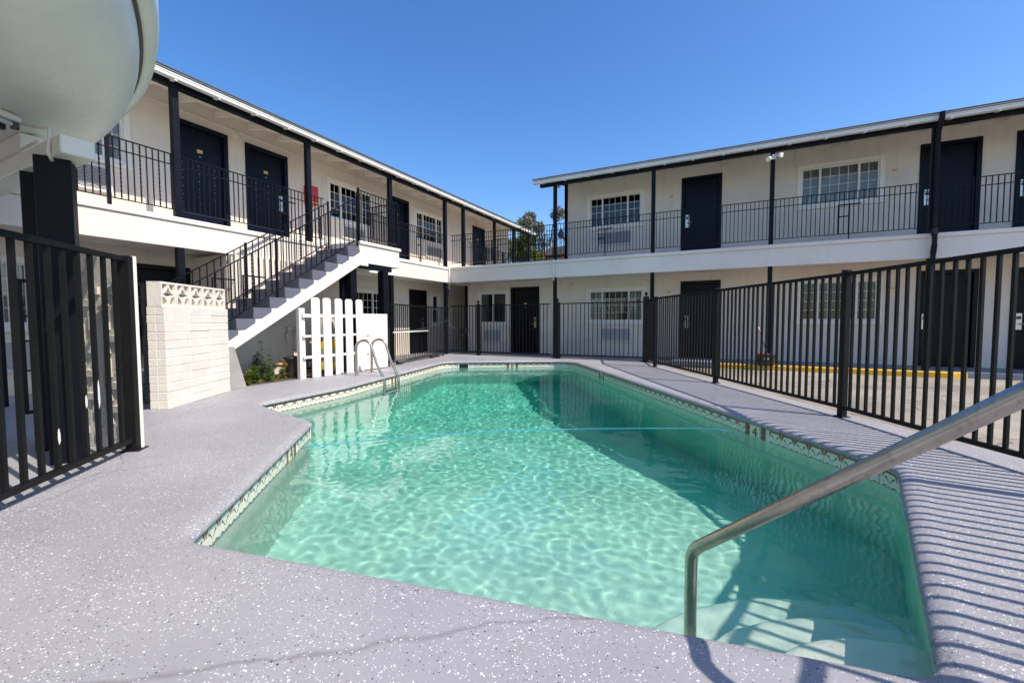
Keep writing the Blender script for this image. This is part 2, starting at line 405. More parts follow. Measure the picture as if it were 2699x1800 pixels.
# curved entry steps in the shallow corner
for r, d in ((.61, .20), (.89, .43), (1.2, .66)):
    mb = MB(); c = (.70, 1.55); n = 40; poly = []
    for k in range(n + 1):
        t = R(60 + 150 * k / n); poly.append((c[0] + r * math.cos(t), c[1] + r * math.sin(t)))
    poly += [(c[0] - .5, c[1] - .35), (c[0] + .3, c[1] - .2)]
    top = [(x, y, WATER - d) for x, y in poly]; sh = [(c[0] + (x - c[0]) * .985, c[1] + (y - c[1]) * .985, WATER - d) for x, y in poly]
    # rounded nosing
    nn = len(poly); vs = []; fs = []
    for sc, dz in ((.94, 0), (.975, -.004), (.992, -.018), (1.0, -.045), (1.0, -1.0)):
        vs += [(c[0] + (x - c[0]) * sc, c[1] + (y - c[1]) * sc, WATER - d + dz) for x, y in poly]
    fs.append(tuple(range(nn)))
    for j in range(4):
        for i in range(nn): fs.append((j*nn+i, j*nn+(i+1) % nn, (j+1)*nn+(i+1) % nn, (j+1)*nn+i))
    mb.add(vs, fs, 'plaster', True); mb.sm[0] = False
    RECV.append(mb.build('entry_step', None, basin))
# tiles
TW = .1525
def tile_mesh():
    # local: x along the wall, y out of the wall towards the water, z up; origin at top centre
    mb = MB(); h = TW * .965 / 2
    mb.box((-h, -.004, -2*h), (h, .003, 0), 'ivory')
    e = .0034
    def q(pts, m): mb.add([(x * h, e, -h + z * h) for x, z in pts], [tuple(range(len(pts)))], m)
    q([(-1, 1), (1, 1), (1, .88), (-1, .88)], 'terracotta')
    q([(-.8, .88), (.8, .88), (.8, .80), (-.8, .80)], 'teal')
    for s in (-1, 1):
        q([(s*1, .88), (s*.70, .88), (s*.74, .66), (s*.84, .60), (s*.88, .36), (s*1, .30)], 'terracotta')
        q([(s*.70, .80), (s*.62, .80), (s*.66, .60), (s*.78, .52), (s*.82, .28), (s*.90, .28), (s*.86, .60), (s*.75, .66)], 'teal')
        # star outline, upper
        q([(s*.10, .02), (s*.34, .34), (s*.62, .40), (s*.58, .28), (s*.38, .24), (s*.04, -.16)], 'teal')
        q([(s*.34, .46), (s*.60, .52), (s*.62, .40), (s*.34, .34)], 'terracotta')
        # lower half circles
        q([(s*.16, -.62), (s*.44, -.36), (s*.72, -.36), (s*.98, -.60), (s*.98, -.74), (s*.70, -.48), (s*.46, -.48), (s*.16, -.76)], 'teal')
        q([(s*.90, -.78), (s*1, -.70), (s*1, -1), (s*.86, -1)], 'terracotta')
        q([(s*.02, -.30), (s*.14, -.50), (s*.16, -.62), (s*.02, -.48)], 'terracotta')
        q([(s*.02, -.62), (s*.16, -.76), (s*.30, -.98), (s*.18, -.98)], 'teal')
    return mb.mesh('patterned_tile')
TILE = tile_mesh()
def flat_tile(w, mat):
    mb = MB(); h = TW * .965; mb.box((-w/2, -.004, -h), (w/2, .003, 0), mat); return mb.mesh('plain_tile')
CREAM = flat_tile(TW * .9, 'cream')
mb = MB(); hh = TW * .965
for a, b in ((0, -.47), (-.5, -1.0)): mb.box((-.027, -.004, hh * b), (.027, .0032, hh * a), 'brownt')
BRN = mb.mesh('brown_tile')
def text_mesh(s, size, mat, ext=.0008):
    cu = bpy.data.curves.new('txt', 'FONT'); cu.body = s; cu.size = size; cu.align_x = 'CENTER'; cu.align_y = 'CENTER'; cu.extrude = ext
    o = bpy.data.objects.new('txt', cu); COL.objects.link(o)
    bpy.context.view_layer.update()
    me = bpy.data.meshes.new_from_object(o.evaluated_get(bpy.context.evaluated_depsgraph_get()))
    bpy.data.objects.remove(o); me.materials.clear(); me.materials.append(M[mat]); return me
DIG = {c: text_mesh(c, .145, 'ink') for c in '48'}
# arc length
ACC = [0]
for i in range(NP): ACC.append(ACC[-1] + (PATH[(i+1) % NP] - PATH[i]).length)
TOT = ACC[-1]
def at_len(s):
    s %= TOT
    for i in range(NP):
        if ACC[i+1] >= s:
            t = (s - ACC[i]) / max(1e-9, ACC[i+1] - ACC[i])
            return PATH[i].lerp(PATH[(i+1) % NP], t), NRM[i].lerp(NRM[(i+1) % NP], t).normalized()
def near_len(p):
    q = Vector(p); i = min(range(NP), key=lambda k: (PATH[k] - q).length); return ACC[i]
marks = [(near_len((-3.30, 2.38)), '4'), (near_len((.17, 4.88)), '4'), (near_len((-4.80, 9.46)), '8'), (near_len((-5.66, 6.22)), '8'), (near_len((-2.33, 8.43)), '8')]
skim = near_len((-5.85, 8.86))
def rotz(nv): return math.atan2(-nv.y, -nv.x) - math.pi / 2
nt_ = int(TOT / TW); st_ = TOT / nt_
TOFF = .032
for k in range(nt_):
    s = (k + .5) * st_
    if any(min(abs(s - a), TOT - abs(s - a)) < TW * 1.05 for a, _ in marks): continue
    if min(abs(s - skim), TOT - abs(s - skim)) < TW * .95: continue
    p, nv = at_len(s)
    link('pool_tile', TILE, basin, (p.x + nv.x * TOFF, p.y + nv.y * TOFF, -.064 + random.uniform(-.0008, .0008)), (0, 0, rotz(nv)))
for s, d in marks:
    for off, me, nm in ((-.112, BRN, 'brown_tile'), (0, CREAM, 'depth_marker_tile'), (.112, BRN, 'brown_tile')):
        p, nv = at_len(s + off)
        o = link(nm, me, basin, (p.x + nv.x * TOFF, p.y + nv.y * TOFF, -.064), (0, 0, rotz(nv)))
        if off == 0:
            L = (p.x + nv.x * (TOFF - .0045), p.y + nv.y * (TOFF - .0045), -.064 - .072)
            link('depth_numeral', DIG[d], o, L, (R(90), 0, rotz(nv) + math.pi))
p, nv = at_len(skim); tv = Vector((-nv.y, nv.x)); mb = MB()
fn = lambda a, b, d: (p.x + tv.x * a - nv.x * (d - TOFF), p.y + tv.y * a - nv.y * (d - TOFF), b)
for a0, a1, b0, b1 in ((-.14, -.11, -.215, -.055), (.11, .14, -.215, -.055), (-.11, .11, -.075, -.055), (-.11, .11, -.215, -.19)):
    mb.prism([(a0, b0), (a1, b0), (a1, b1), (a0, b1)], fn, 0, .006, 'ivory')
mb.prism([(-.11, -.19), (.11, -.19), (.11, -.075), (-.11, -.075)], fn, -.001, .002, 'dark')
mb.build('skimmer_mouth', None, basin)

# water: a rippled sheet, and the green-tinted water under it
g = .021; mb = MB(); idx = {}
x0, y0 = -6.4, .9
def wave(x, y):
    return (.0030 * noise.noise((x * 2.1 + .8 * y, y * 2.4, .3)) + .0011 * noise.noise((x * 6, y * 6.6 + 3, 1.7))
            + .0009 * noise.noise((x * 12.5 + y, y * 13.5, 4.1)) + .00026 * noise.noise((x * 22, y * 23, 8.8)))
x0, y0 = -7.2, .1
nx, ny = int(9.2 / g), int(11.0 / g)
SEG = [(CORN[i-1][0], CORN[i][0]) for i in range(len(CORN))]
def near_seg(x, y, m):
    for (ax, ay), (bx, by) in SEG:
        dx, dy = bx - ax, by - ay; t = max(0, min(1, ((x - ax) * dx + (y - ay) * dy) / (dx * dx + dy * dy)))
        if (x - ax - t * dx) ** 2 + (y - ay - t * dy) ** 2 < m * m: return True
    return False
for j in range(ny + 1):
    y = y0 + j * g
    xsn = sorted((bx - ax) * (y - ay) / (by - ay) + ax for (ax, ay), (bx, by) in SEG if (ay > y) != (by > y))
    for i in range(nx + 1):
        x = x0 + i * g
        if any(xsn[k] <= x <= xsn[k+1] for k in range(0, len(xsn) - 1, 2)) or near_seg(x, y, .85):
            idx[i, j] = len(mb.v); mb.v.append((x, y, WATER + wave(x, y)))
for (i, j) in list(idx):
    q = [idx.get(t) for t in ((i, j), (i+1, j), (i+1, j+1), (i, j+1))]
    if None not in q: mb.f.append(tuple(q)); mb.m.append(0); mb.sm.append(True)
mb.mats = ['water']; water = struct(mb.build('pool_water', None))
for p in water.data.polygons:
    if p.normal.z < 0: water.data.flip_normals(); break
water.cycles.is_caustics_caster = True
mb = MB(); top = ring(.07, WATER + .012); bot = ring(.07, -3.2)
mb.add(top + bot, [tuple(range(NP)), tuple(reversed(range(NP, 2*NP)))] + [(i, i + NP, (i+1) % NP + NP, (i+1) % NP) for i in range(NP)], 'waterbody')
struct(mb.build('water_body', None, water), 'stuff')
for o in RECV: o.cycles.is_caustics_receiver = True
# a thin blue line afloat
mb = MB()
LN = [(-3.52, 2.6), (-3.43, 2.747), (-3.05, 3.19), (-2.757, 3.416), (-2.383, 3.79), (-1.39, 4.43), (-.32, 5.0), (-.09, 5.04), (.06, 4.97)]
mb.tube([(x, y, WATER + .004 + .002 * math.sin(x * 9)) for x, y in LN], .0032, 6, 'bluerope')
tag(mb.build('floating_line', None), 'thin blue line floating across the middle of the pool', 'rope')

# ------------------------------------------------------------------ ground and pavement
lot_z = -.07
filled('ground', [(-400, -400), (400, -400), (400, 500), (-400, 500)], [[(-9.5, -6.5), (9, -6.5), (9, 12.5), (-9.5, 12.5)]], -.09, 'pave')['kind'] = 'structure'
e0, e1 = DE
filled('parking_pavement', [(e0.x - .03, e0.y + .15), (e0.x - .02, e0.y), (e1.x - .02, e1.y), (1.03, -1.2), (1.03, -7), (60, -7), (60, 10.62), (-1.95, 10.62)], [], lot_z, 'pave')['kind'] = 'structure'
mb = MB(); dv = (e1 - e0).normalized(); nv = FN
mb.bar((e0.x, e0.y, -.08), (e1.x, e1.y, -.08), .02, .155, 'conc'); mb.build('deck_edge', None, deck)
walk = MB()
walk.box((-8.7, 10.62, -.3), (-1.95, 11.95, .012), 'walk'); walk.box((-1.95, 10.64, -.3), (40, 11.95, .03), 'walk')
struct(walk.build('motel_walkway', None))
kb = MB()
kb.box((-.22, 10.48, -.3), (3.55, 10.635, .035), 'yellow'); kb.add([(3.55, 10.48, -.07), (3.85, 10.62, -.07), (3.85, 10.635, -.07), (3.55, 10.635, -.07), (3.55, 10.48, .035), (3.82, 10.6, .03), (3.85, 10.635, .03), (3.55, 10.635, .035)], [(0,1,5,4),(1,2,6,5),(4,5,6,7)], 'yellow')
struct(kb.build('yellow_kerb', None, None, .012))
kb = MB(); kb.box((-1.2, 10.42, -.05), (-.28, 11.3, .075), 'walk'); struct(kb.build('door_step', None, None, .015))

# ------------------------------------------------------------------ motel wings
XL, XW = -7.555, -8.62      # left fascia, left wall
YR, YW = 10.68, 11.85       # right fascia, right wall
ZS, ZB = 2.59, 2.13         # walkway slab top, fascia bottom
fL = lambda u, z, v: (XW + v, u, z)          # u along the wall, v out of it
fR = lambda u, z, v: (u, YW - v, z)

def lbox(mb, fn, u0, u1, z0, z1, v0, v1, m=None):
    p = fn(u0, z0, v0); q = fn(u1, z1, v1); return mb.box(p, q, m)

def wall_panel(name, fn, root, u0, u1, z0, z1, openings, mat='wall', depth=.14):
    us = sorted({u0, u1} | {o[0] for o in openings} | {o[1] for o in openings})
    zs = sorted({z0, z1} | {o[2] for o in openings} | {o[3] for o in openings})
    mb = MB()
    for a, b in zip(us, us[1:]):
        for c, d in zip(zs, zs[1:]):
            um, zm = (a + b) / 2, (c + d) / 2
            if any(o[0] < um < o[1] and o[2] < zm < o[3] for o in openings): continue
            mb.add([fn(a, c, 0), fn(b, c, 0), fn(b, d, 0), fn(a, d, 0)], [(0, 1, 2, 3)], mat)
    for a, b, c, d in openings:
        for q in (((a, c), (a, d)), ((b, d), (b, c)), ((a, d), (b, d)), ((b, c), (a, c))):
            (ua, za), (ub, zb) = q
            mb.add([fn(ua, za, 0), fn(ub, zb, 0), fn(ub, zb, -depth), fn(ua, za, -depth)], [(0, 1, 2, 3)], mat)
    me = bpy.data.meshes.new(name); me.from_pydata(mb.v, [], mb.f); me.materials.append(M[mat])
    return link(name, me, root)

def door(fn, root, u0, u1, z0, z1, mat, lock=None, plate=True, ajar=False):
    t = .075
    mb = MB()
    for a, b, c, d in ((u0, u0 + t, z0, z1), (u1 - t, u1, z0, z1), (u0 + t, u1 - t, z1 - t, z1)):
        lbox(mb, fn, a, b, c, d, -.12, .02, mat)
    lbox(mb, fn, u0 + t, u1 - t, z0, z0 + .02, -.12, .03, mat)
    leaf = MB(); lbox(leaf, fn, u0 + t + .004, u1 - t - .004, z0 + .022, z1 - t - .004, -.10, -.055, mat)
    d = leaf.build('door', None, root, .002)
    mb.build('door_frame', None, d, .003)
    uc = (u0 + u1) / 2
    if plate:
        q = MB(); lbox(q, fn, uc - .045, uc + .045, z0 + 1.46, z0 + 1.52, -.056, -.050, 'brass'); q.build('number_plate', None, d)
        q = MB(); lbox(q, fn, uc - .008, uc + .008, z0 + 1.385, z0 + 1.40, -.056, -.050, 'chrome'); q.build('peephole', None, d)
    if lock:
        ul = u0 + t + .07 if lock < 0 else u1 - t - .07
        q = MB(); lbox(q, fn, ul - .045, ul + .045, z0 + .76, z0 + 1.08, -.056, -.038, 'chrome')
        lbox(q, fn, ul - .034, ul + .034, z0 + .965, z0 + 1.02, -.037, -.034, 'darkgrey'); q.build('lock', None, d, .004)
        q = MB(); s = -lock
        p0 = fn(ul, z0 + .87, -.05); p1 = fn(ul, z0 + .87, .01); p2 = fn(ul + s * .11, z0 + .87, .01)
        q.tube([p0, p1, p2], .009, 8, 'chrome'); q.build('handle', None, d)
    return d

def window(fn, root, u0, u1, z0, z1, style='three', curtain='curtain', dark=False, trim=True):
    T = .085
    mb = MB()
    if trim:
        for a, b, c, d in ((u0 - .0, u0 + T, z0, z1), (u1 - T, u1, z0, z1), (u0 + T, u1 - T, z1 - T, z1), (u0 + T, u1 - T, z0, z0 + T)):
            lbox(mb, fn, a, b, c, d, -.02, .022, 'white')
        lbox(mb, fn, u0 - .02, u1 + .02, z0 - .015, z0 + .03, -.01, .045, 'white')
    w = mb.build('window', None, root, .004)
    a, b, c, d = u0 + T, u1 - T, z0 + T, z1 - T
    fr = MB(); s = .03
    for p, q, r_, t in ((a, a + s, c, d), (b - s, b, c, d), (a + s, b - s, d - s, d), (a + s, b - s, c, c + s)):
        lbox(fr, fn, p, q, r_, t, -.08, -.012, 'white')
    if style == 'three':
        L = b - a; cuts = [a + .25 * L, b - .25 * L]; cells = [(a + s, cuts[0] - .022, 2), (cuts[0] + .022, cuts[1] - .022, 4), (cuts[1] + .022, b - s, 2)]
    elif style == 'slider':
        m = (a + b) / 2; cuts = [m]; cells = [(a + s, m - .022, 0), (m + .022, b - s, 0)]
    else:
        cuts = []; cells = [(a + s, b - s, 0)]
        lbox(fr, fn, a + s, b - s, (c + d) / 2 - .02, (c + d) / 2 + .02, -.08, -.012, 'white')
    for x in cuts: lbox(fr, fn, x - .022, x + .022, c + s, d - s, -.08, -.012, 'white')
    fr.build('sash_frame', None, w, .003)
    for k, (p, q, n) in enumerate(cells):
        g_ = MB(); vv = -.055 if k != 1 else -.045
        lbox(g_, fn, p, q, c + s, d - s, vv - .004, vv, 'glass'); g_.build('pane', None, w)
        if n:
            mu = MB()
            for i in range(1, n):
                x = p + (q - p) * i / n; lbox(mu, fn, x - .0048, x + .0048, c + s, d - s, vv + .001, vv + .007, 'white')
            for i in range(1, 4):
                z = c + s + (d - c - 2*s) * i / 4; lbox(mu, fn, p, q, z - .0048, z + .0048, vv + .0015, vv + .0065, 'white')
            mu.build('muntin_grid', None, w)
    if curtain:
        cu = MB(); n = 60; x0, x1 = a, b
        if dark: spans = [(a, a + .30 * (b - a)), (b - .28 * (b - a), b)]
        else: spans = [(a, b)]
        for x0, x1 in spans:
            vs = []; k = int((x1 - x0) / .02)
            for i in range(k + 1):
                x = x0 + (x1 - x0) * i / k; v = -.125 + .018 * math.sin(x * 60) + .008 * math.sin(x * 23)
                vs += [fn(x, c - .02, v), fn(x, d + .02, v)]
            cu.add(vs, [(2*i, 2*i+2, 2*i+3, 2*i+1) for i in range(k)], curtain, True)
        cu.build('curtain', None, w)
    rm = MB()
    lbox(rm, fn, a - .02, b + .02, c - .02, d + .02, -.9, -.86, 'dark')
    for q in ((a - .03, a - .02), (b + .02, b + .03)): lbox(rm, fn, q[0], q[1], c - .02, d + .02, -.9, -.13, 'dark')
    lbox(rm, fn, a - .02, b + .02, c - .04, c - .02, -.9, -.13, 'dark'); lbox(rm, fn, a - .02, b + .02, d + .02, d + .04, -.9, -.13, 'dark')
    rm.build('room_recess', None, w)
    return w

def ptac(fn, root, u0, u1, z0, z1, mat='acgrille'):
    mb = MB(); t = .025
    for a, b, c, d in ((u0, u0 + t, z0, z1), (u1 - t, u1, z0, z1), (u0 + t, u1 - t, z0, z0 + t), (u0 + t, u1 - t, z1 - t, z1)):
        lbox(mb, fn, a, b, c, d, -.02, .05, 'acgrille')
    lbox(mb, fn, u0 + t, u1 - t, z0 + t, z1 - t, -.02, .004, 'darkgrey')
    o = mb.build('air_conditioner', None, root, .003)
    gr = MB(); n = 16
    for i in range(n):
        z = z0 + t + (z1 - z0 - 2*t) * (i + .5) / n; h = (z1 - z0 - 2*t) / n * .34
        p = [fn(u0 + t, z - h, .042), fn(u1 - t, z - h, .042), fn(u1 - t, z + h, .02), fn(u0 + t, z + h, .02)]
        p2 = [fn(u0 + t, z - h - .003, .042), fn(u1 - t, z - h - .003, .042), fn(u1 - t, z + h - .003, .02), fn(u0 + t, z + h - .003, .02)]
        gr.add(p + p2, [(0,1,2,3),(7,6,5,4),(0,4,5,1),(2,6,7,3)], mat)
    gr.build('louvre_grille', None, o)
    return o

def railing(parent, pts, ztop=None, gap=.0765, bottom=.115, second=.155, twist=3, off=0, motif=(), h=.94, mid_posts=()):
    """rail along pts (x, y, z of the floor); balusters are its sub-parts"""
    mb = MB(); pts = [Vector(p) for p in pts]
    for p, q in zip(pts, pts[1:]):
        d = (q - p).normalized()
        mb.bar(p + Vector((0, 0, h)), q + Vector((0, 0, h)), .032, .012, 'iron')
        mb.bar(p + Vector((0, 0, h - second)), q + Vector((0, 0, h - second)), .028, .011, 'iron')
        mb.bar(p + Vector((0, 0, bottom)), q + Vector((0, 0, bottom)), .028, .011, 'iron')
    rail = mb.build('railing', None, parent)
    return rail
def bal_meshes(h0, h1, sl=0):
    a = MB().box((-.0065, -.0065, h0), (.0065, .0065, h1), 'iron').mesh('baluster')
    t = MB(); n = 34
    vs = []; fs = []
    for i in range(n + 1):
        z = h0 + (h1 - h0) * i / n; ang = i * .62; r = .0105
        vs += [(r * math.cos(ang + k * math.pi / 2), r * math.sin(ang + k * math.pi / 2), z) for k in range(4)]
    for i in range(n):
        for k in range(4): fs.append((i*4+k, i*4+(k+1) % 4, (i+1)*4+(k+1) % 4, (i+1)*4+k))
    t.add(vs, fs, 'iron'); return a, t.mesh('twisted_baluster')
BAL, TWI = bal_meshes(.115, .937)
def fill_balusters(rail, p, q, z, skip=0, tw=3, gap=.0765, slope=0, meshes=(None, None)):
    p = Vector(p); q = Vector(q); L = (q - p).length; n = max(1, round(L / gap))
    a, t = meshes if meshes[0] else (BAL, TWI)
    for i in range(1, n):
        w = p.lerp(q, i / n); zz = z[0] + (z[1] - z[0]) * i / n if isinstance(z, tuple) else z
        tw_ = tw and i % tw == 1
        link('twisted_baluster' if tw_ else 'baluster', t if tw_ else a, rail, (w.x, w.y, zz))
def motif_mesh():
    # stepped bracket ornament in the plane x-z
    mb = MB(); 
    for a, b in (((0, .115), (0, .70)), ((.18, .0), (.18, .68))): mb.bar((a[0], 0, a[1]), (b[0], 0, b[1]), .022, .016, 'iron')
    mb.bar((-.01, 0, .69), (.36, 0, .69), .018, .022, 'iron'); mb.bar((0, 0, .46), (.18, 0, .46), .018, .022, 'iron')
    return mb.mesh('bracket_ornament')
MOTIF = motif_mesh()

# ---- left wing
left = thing('motel_wing', 'long cream two-storey motel wing with the concrete staircase along its balcony', 'building', (XW - 2, 8, 0))
YA, YE = 1.62, 16.6
upd = [(4.05, 4.975, ZS, 4.53), (5.30, 6.215, ZS, 4.53), (9.245, 10.145, ZS, 4.53), (13.69, 14.57, ZS, 4.53)]
upw = [(2.35, 3.47, 3.43, 4.43), (7.23, 8.745, 3.42, 4.43), (10.41, 11.93, 3.43, 4.43)]
lod = [(3.36, 4.25, .0, 1.945), (10.1, 10.93, 0, 1.945)]
low = [(1.7, 2.345, .88, 1.885), (7.6, 9.07, .86, 1.85)]
nar = (11.17, 11.65, .83, 1.90)
ins = lambda w: (w[0] + .05, w[1] - .05, w[2] + .05, w[3] - .05)
wall_panel('wall', fL, left, YA, YE, -.3, ZB + .1, [d[:2] + (-.3 if False else d[2], d[3]) for d in lod] + [ins(w) for w in low + [nar]])
wall_panel('wall', fL, left, YA, YE, ZS - .1, 4.93, upd + [ins(w) for w in upw])
for i, d in enumerate(upd): door(fL, left, *d, 'navy', lock=(1 if i == 1 else 0) or None)
door(fL, left, *lod[0], 'black', None, False); door(fL, left, *lod[1], 'black', 1, False)
for w in upw: window(fL, left, *w)
for w in low: window(fL, left, *w)
window(fL, left, *nar, style='hung', curtain=None)
for w in ((2.45, 3.205, 2.98, 3.37), (7.65, 8.40, 3.05, 3.385), (10.91, 11.74, 3.02, 3.39), (1.65, 2.33, .33, .745)): ptac(fL, left, *w)
# back and end of the wing
mb = MB(); mb.box((XW - 4.2, YA, -.3), (XW - 4.1, YE, 4.9), 'wall'); mb.box((XW - 4.1, YE - .1, -.3), (XW - .15, YE - .003, 4.9), 'wall'); mb.box((XW - 4.1, YA, -.3), (XW - .15, YA + .1, 4.9), 'wall')
mb.build('end_wall', None, left)
# slab with lip
def slab(root, fn, u0, u1, w, name='balcony_slab'):
    # w = walkway depth (distance of the fascia from the wall)
    mb = MB(); lbox(mb, fn, u0, u1, ZB + .06, ZS - .004, -.02, w - .10, 'fascia'); o = mb.build(name, None, root)
    f = MB(); lbox(f, fn, u0, u1, ZB, ZS - .085, w - .10, w - .012, 'fascia'); f.build('fascia_board', None, o, .006)
    f = MB(); lbox(f, fn, u0, u1, ZS - .082, ZS, w - .10, w + .012, 'fascia'); f.build('slab_lip', None, o, .012)
    return o
slab(left, fL, YA, YE, XL - XW)
# roof with rafters, beam and gutter
def eave(root, fn, u0, u1, w, back):
    zb = 4.53; sl = .21
    mb = MB(); lbox(mb, fn, u0, u1, zb, zb + .15, w - .095, w + .0, 'post'); mb.build('eave_beam', None, root, .004)
    zr = lambda v: 4.70 + (w - v) * sl
    mb = MB(); vs = [fn(u, zr(v) + dz, v) for u in (u0 - .1, u1 + .1) for v, dz in ((w + .16, 0), (-.2, 0), (-.2, .03), (w + .16, .03))]
    mb.add(vs, [(0,1,2,3),(7,6,5,4),(0,4,5,1),(1,5,6,2),(2,6,7,3),(3,7,4,0)], 'white'); mb.build('soffit_boards', None, root)
    mb = MB(); vr = -back
    pr = [(w + .19, zr(w + .19) + .034), (vr, zr(vr) + .034), (2 * vr - w - .19, zr(w + .19) + .034), (2 * vr - w - .19, zr(w + .19) + .048), (vr, zr(vr) + .06), (w + .19, zr(w + .19) + .048)]
    mb.prism(pr, lambda v, z, d: fn(d, z, v), u0 - .15, u1 + .15, 'roof'); rf = mb.build('roof', None, root)
    mb = MB(); lbox(mb, fn, u0 - .14, u1 + .14, zr(w + .17) - .075, zr(w + .17) + .028, w + .065, w + .16, 'gutter')
    lbox(mb, fn, u0 - .14, u1 + .14, zr(w + .17) + .014, zr(w + .17) + .028, w + .16, w + .172, 'gutter')
    lbox(mb, fn, u0 - .14, u1 + .14, zr(w + .17) - .03, zr(w + .17) - .018, w + .16, w + .168, 'gutter')
    mb.build('gutter', None, root, .003)
    n = int((u1 - u0) / .61)
    me = None
    for i in range(n + 1):
        u = u0 + .12 + i * .61
        if me is None:
            r = MB(); vs = []
            for du in (-.022, .022):
                for v, dz in ((w + .15, -.10), (0, -.13), (0, -.004), (w + .15, -.004)):
                    p = fn(du, zr(v) + dz, v); q = fn(0, 0, 0); vs.append((p[0] - q[0], p[1] - q[1], p[2]))
            r.add(vs, [(0,1,2,3),(7,6,5,4),(0,4,5,1),(1,5,6,2),(2,6,7,3),(3,7,4,0)], 'white'); me = r.mesh('rafter')
        q = fn(u, 0, 0); link('rafter', me, root, (q[0], q[1], 0))
eave(left, fL, YA, YE, XL - XW, 1.9)
def posts(root, fn, us, w, z0, z1, sz=.095, mat='post'):
    me = None
    for u in us:
        q = fn(u, 0, w - sz / 2 - .006)
        if me is None: me = MB().box((-sz/2, -sz/2, z0), (sz/2, sz/2, z1), mat).mesh('post', None, .004)
        link('post', me, root, (q[0], q[1], 0))
LP = [1.72, 3.62, 5.93, 8.25, 10.56, 11.54, 13.56, 15.08, 16.5]
wl = XL - XW
posts(left, fL, LP, wl, ZS, 4.54)
posts(left, fL, [1.72, 3.62, 5.93, 8.25, 10.56], wl, 0, ZB)
rl = railing(left, [(XL - .05, 1.72, ZS), (XL - .05, 6.28, ZS)])
for a, b in ((1.72, 3.62), (3.62, 5.93)): fill_balusters(rl, (XL - .05, a), (XL - .05, b), ZS)
fill_balusters(rl, (XL - .05, 5.93), (XL - .05, 6.3), ZS)
rl2 = railing(left, [(XL - .05, 7.45, ZS), (XL - .05, 10.56, ZS)])
for a, b in ((7.45, 8.25), (8.25, 10.56)): fill_balusters(rl2, (XL - .05, a), (XL - .05, b), ZS)
rl3 = railing(left, [(XL - .05, 11.85, ZS), (XL - .05, 16.5, ZS)])
for a, b in ((11.85, 13.56), (13.56, 15.08), (15.08, 16.5)): fill_balusters(rl3, (XL - .05, a), (XL - .05, b), ZS, tw=0)
for r_, y in ((rl, 5.28), (rl2, 9.25), (rl3, 12.6), (rl3, 14.2)): link('bracket_ornament', MOTIF, r_, (XL - .05, y, ZS), (0, 0, R(90)))
mb = MB(); mb.box((XL - .075, 2.78, ZS), (XL - .035, 2.82, ZS + .94), 'iron'); mb.build('rail_post', None, left)
# conduit and round covered fixtures on the walls
mb = MB(); mb.tube([(XW + .02, 1.7, 4.66), (XW + .02, 12, 4.66)], .011, 6, 'wall'); mb.build('conduit', None, left)
for y, z in ((5.13, 4.62), (9.0, 2.02)):
    mb = MB(); mb.lathe([(0, .03), (.06, .03), (.085, .012), (.09, 0)], (0, 0, 0), 20, 'wall')
    link('round_cover', mb.mesh('round_cover'), left, (XW + .002, y, z), (0, R(90), 0))
# closed-in wall under the stair
mb = MB(); mb.box((XL - .04, 4.33, -.1), (XL + .045, 5.86, ZB - .002), 'wall'); mb.box((XW, 4.3, -.1), (XL - .04, 4.4, ZB - .002), 'wall'); mb.build('under_stair_wall', None, left)

# ---- right wing
right = thing('motel_wing', 'two-storey cream motel wing behind the parking pavement, with a black downspout', 'building', (2, YW + 2, 0))
XE = 9.0
ru_d = [(-1.178, -.25, ZS, 4.59), (3.415, 4.34, ZS, 4.58), (4.81, 5.74, ZS, 4.58)]
ru_w = [(-3.655, -2.105, 3.505, 4.47), (1.295, 2.86, 3.50, 4.49), (6.6, 8.1, 3.5, 4.49)]
rl_d = [(-6.08, -5.12, .012, 2.013), (-1.165, -.235, .03, 1.985), (3.46, 4.38, .03, 2.0), (4.84, 5.76, .03, 1.99)]
rl_w = [(-3.66, -2.035, .90, 1.895), (1.32, 2.895, .90, 1.93), (6.6, 8.1, .9, 1.93)]
sl_w = (-7.28, -6.165, .84, 1.945)
wall_panel('wall', fR, right, -7.76, XE, -.3, ZB + .1, rl_d + [ins(w) for w in rl_w + [sl_w]])
wall_panel('wall', fR, right, -4.33, XE, ZS - .1, 4.93, ru_d + [ins(w) for w in ru_w])
for i, d in enumerate(ru_d): door(fR, right, *d, 'navy', -1, False)
for i, d in enumerate(rl_d): door(fR, right, *d, 'black', 1 if i == 0 else -1, i == 0)
window(fR, right, *ru_w[0], curtain=None); window(fR, right, *ru_w[1], curtain='curtain'); window(fR, right, *ru_w[2])
window(fR, right, *rl_w[0], curtain='curtain', dark=True); window(fR, right, *rl_w[1], curtain='bcurtain', dark=True); window(fR, right, *rl_w[2])
window(fR, right, *sl_w, style='slider', curtain='screen')
ptac(fR, right, -3.37, -2.405, 3.055, 3.43); ptac(fR, right, -3.26, -2.40, .42, .787)
ptac(fR, right, -7.07, -6.41, .34, .72)
mb = MB(); mb.box((-7.76, YW, -.3), (-7.66, YW + 4, ZB + .44), 'wall'); mb.box((-4.33, YW, ZS - .1), (-4.23, YW + 4.3, 4.95), 'wall')
mb.box((-7.76, YW + 4, -.3), (XE, YW + 4.1, ZB + .4), 'wall'); mb.box((-4.33, YW + 4.3, ZB), (XE, YW + 4.4, 4.95), 'wall'); mb.box((XE - .1, YW, -.3), (XE, YW + 4.3, 4.95), 'wall')
mb.build('end_wall', None, right)
mb = MB(); mb.box((-7.8, YW + .02, ZB + .38), (-4.34, YW + 4.05, ZB + .46), 'fascia'); mb.box((-7.8, YW + 3.9, ZB + .46), (-4.34, YW + 4.05, ZB + .72), 'fascia'); mb.build('flat_roof', None, right)
wr = YW - YR
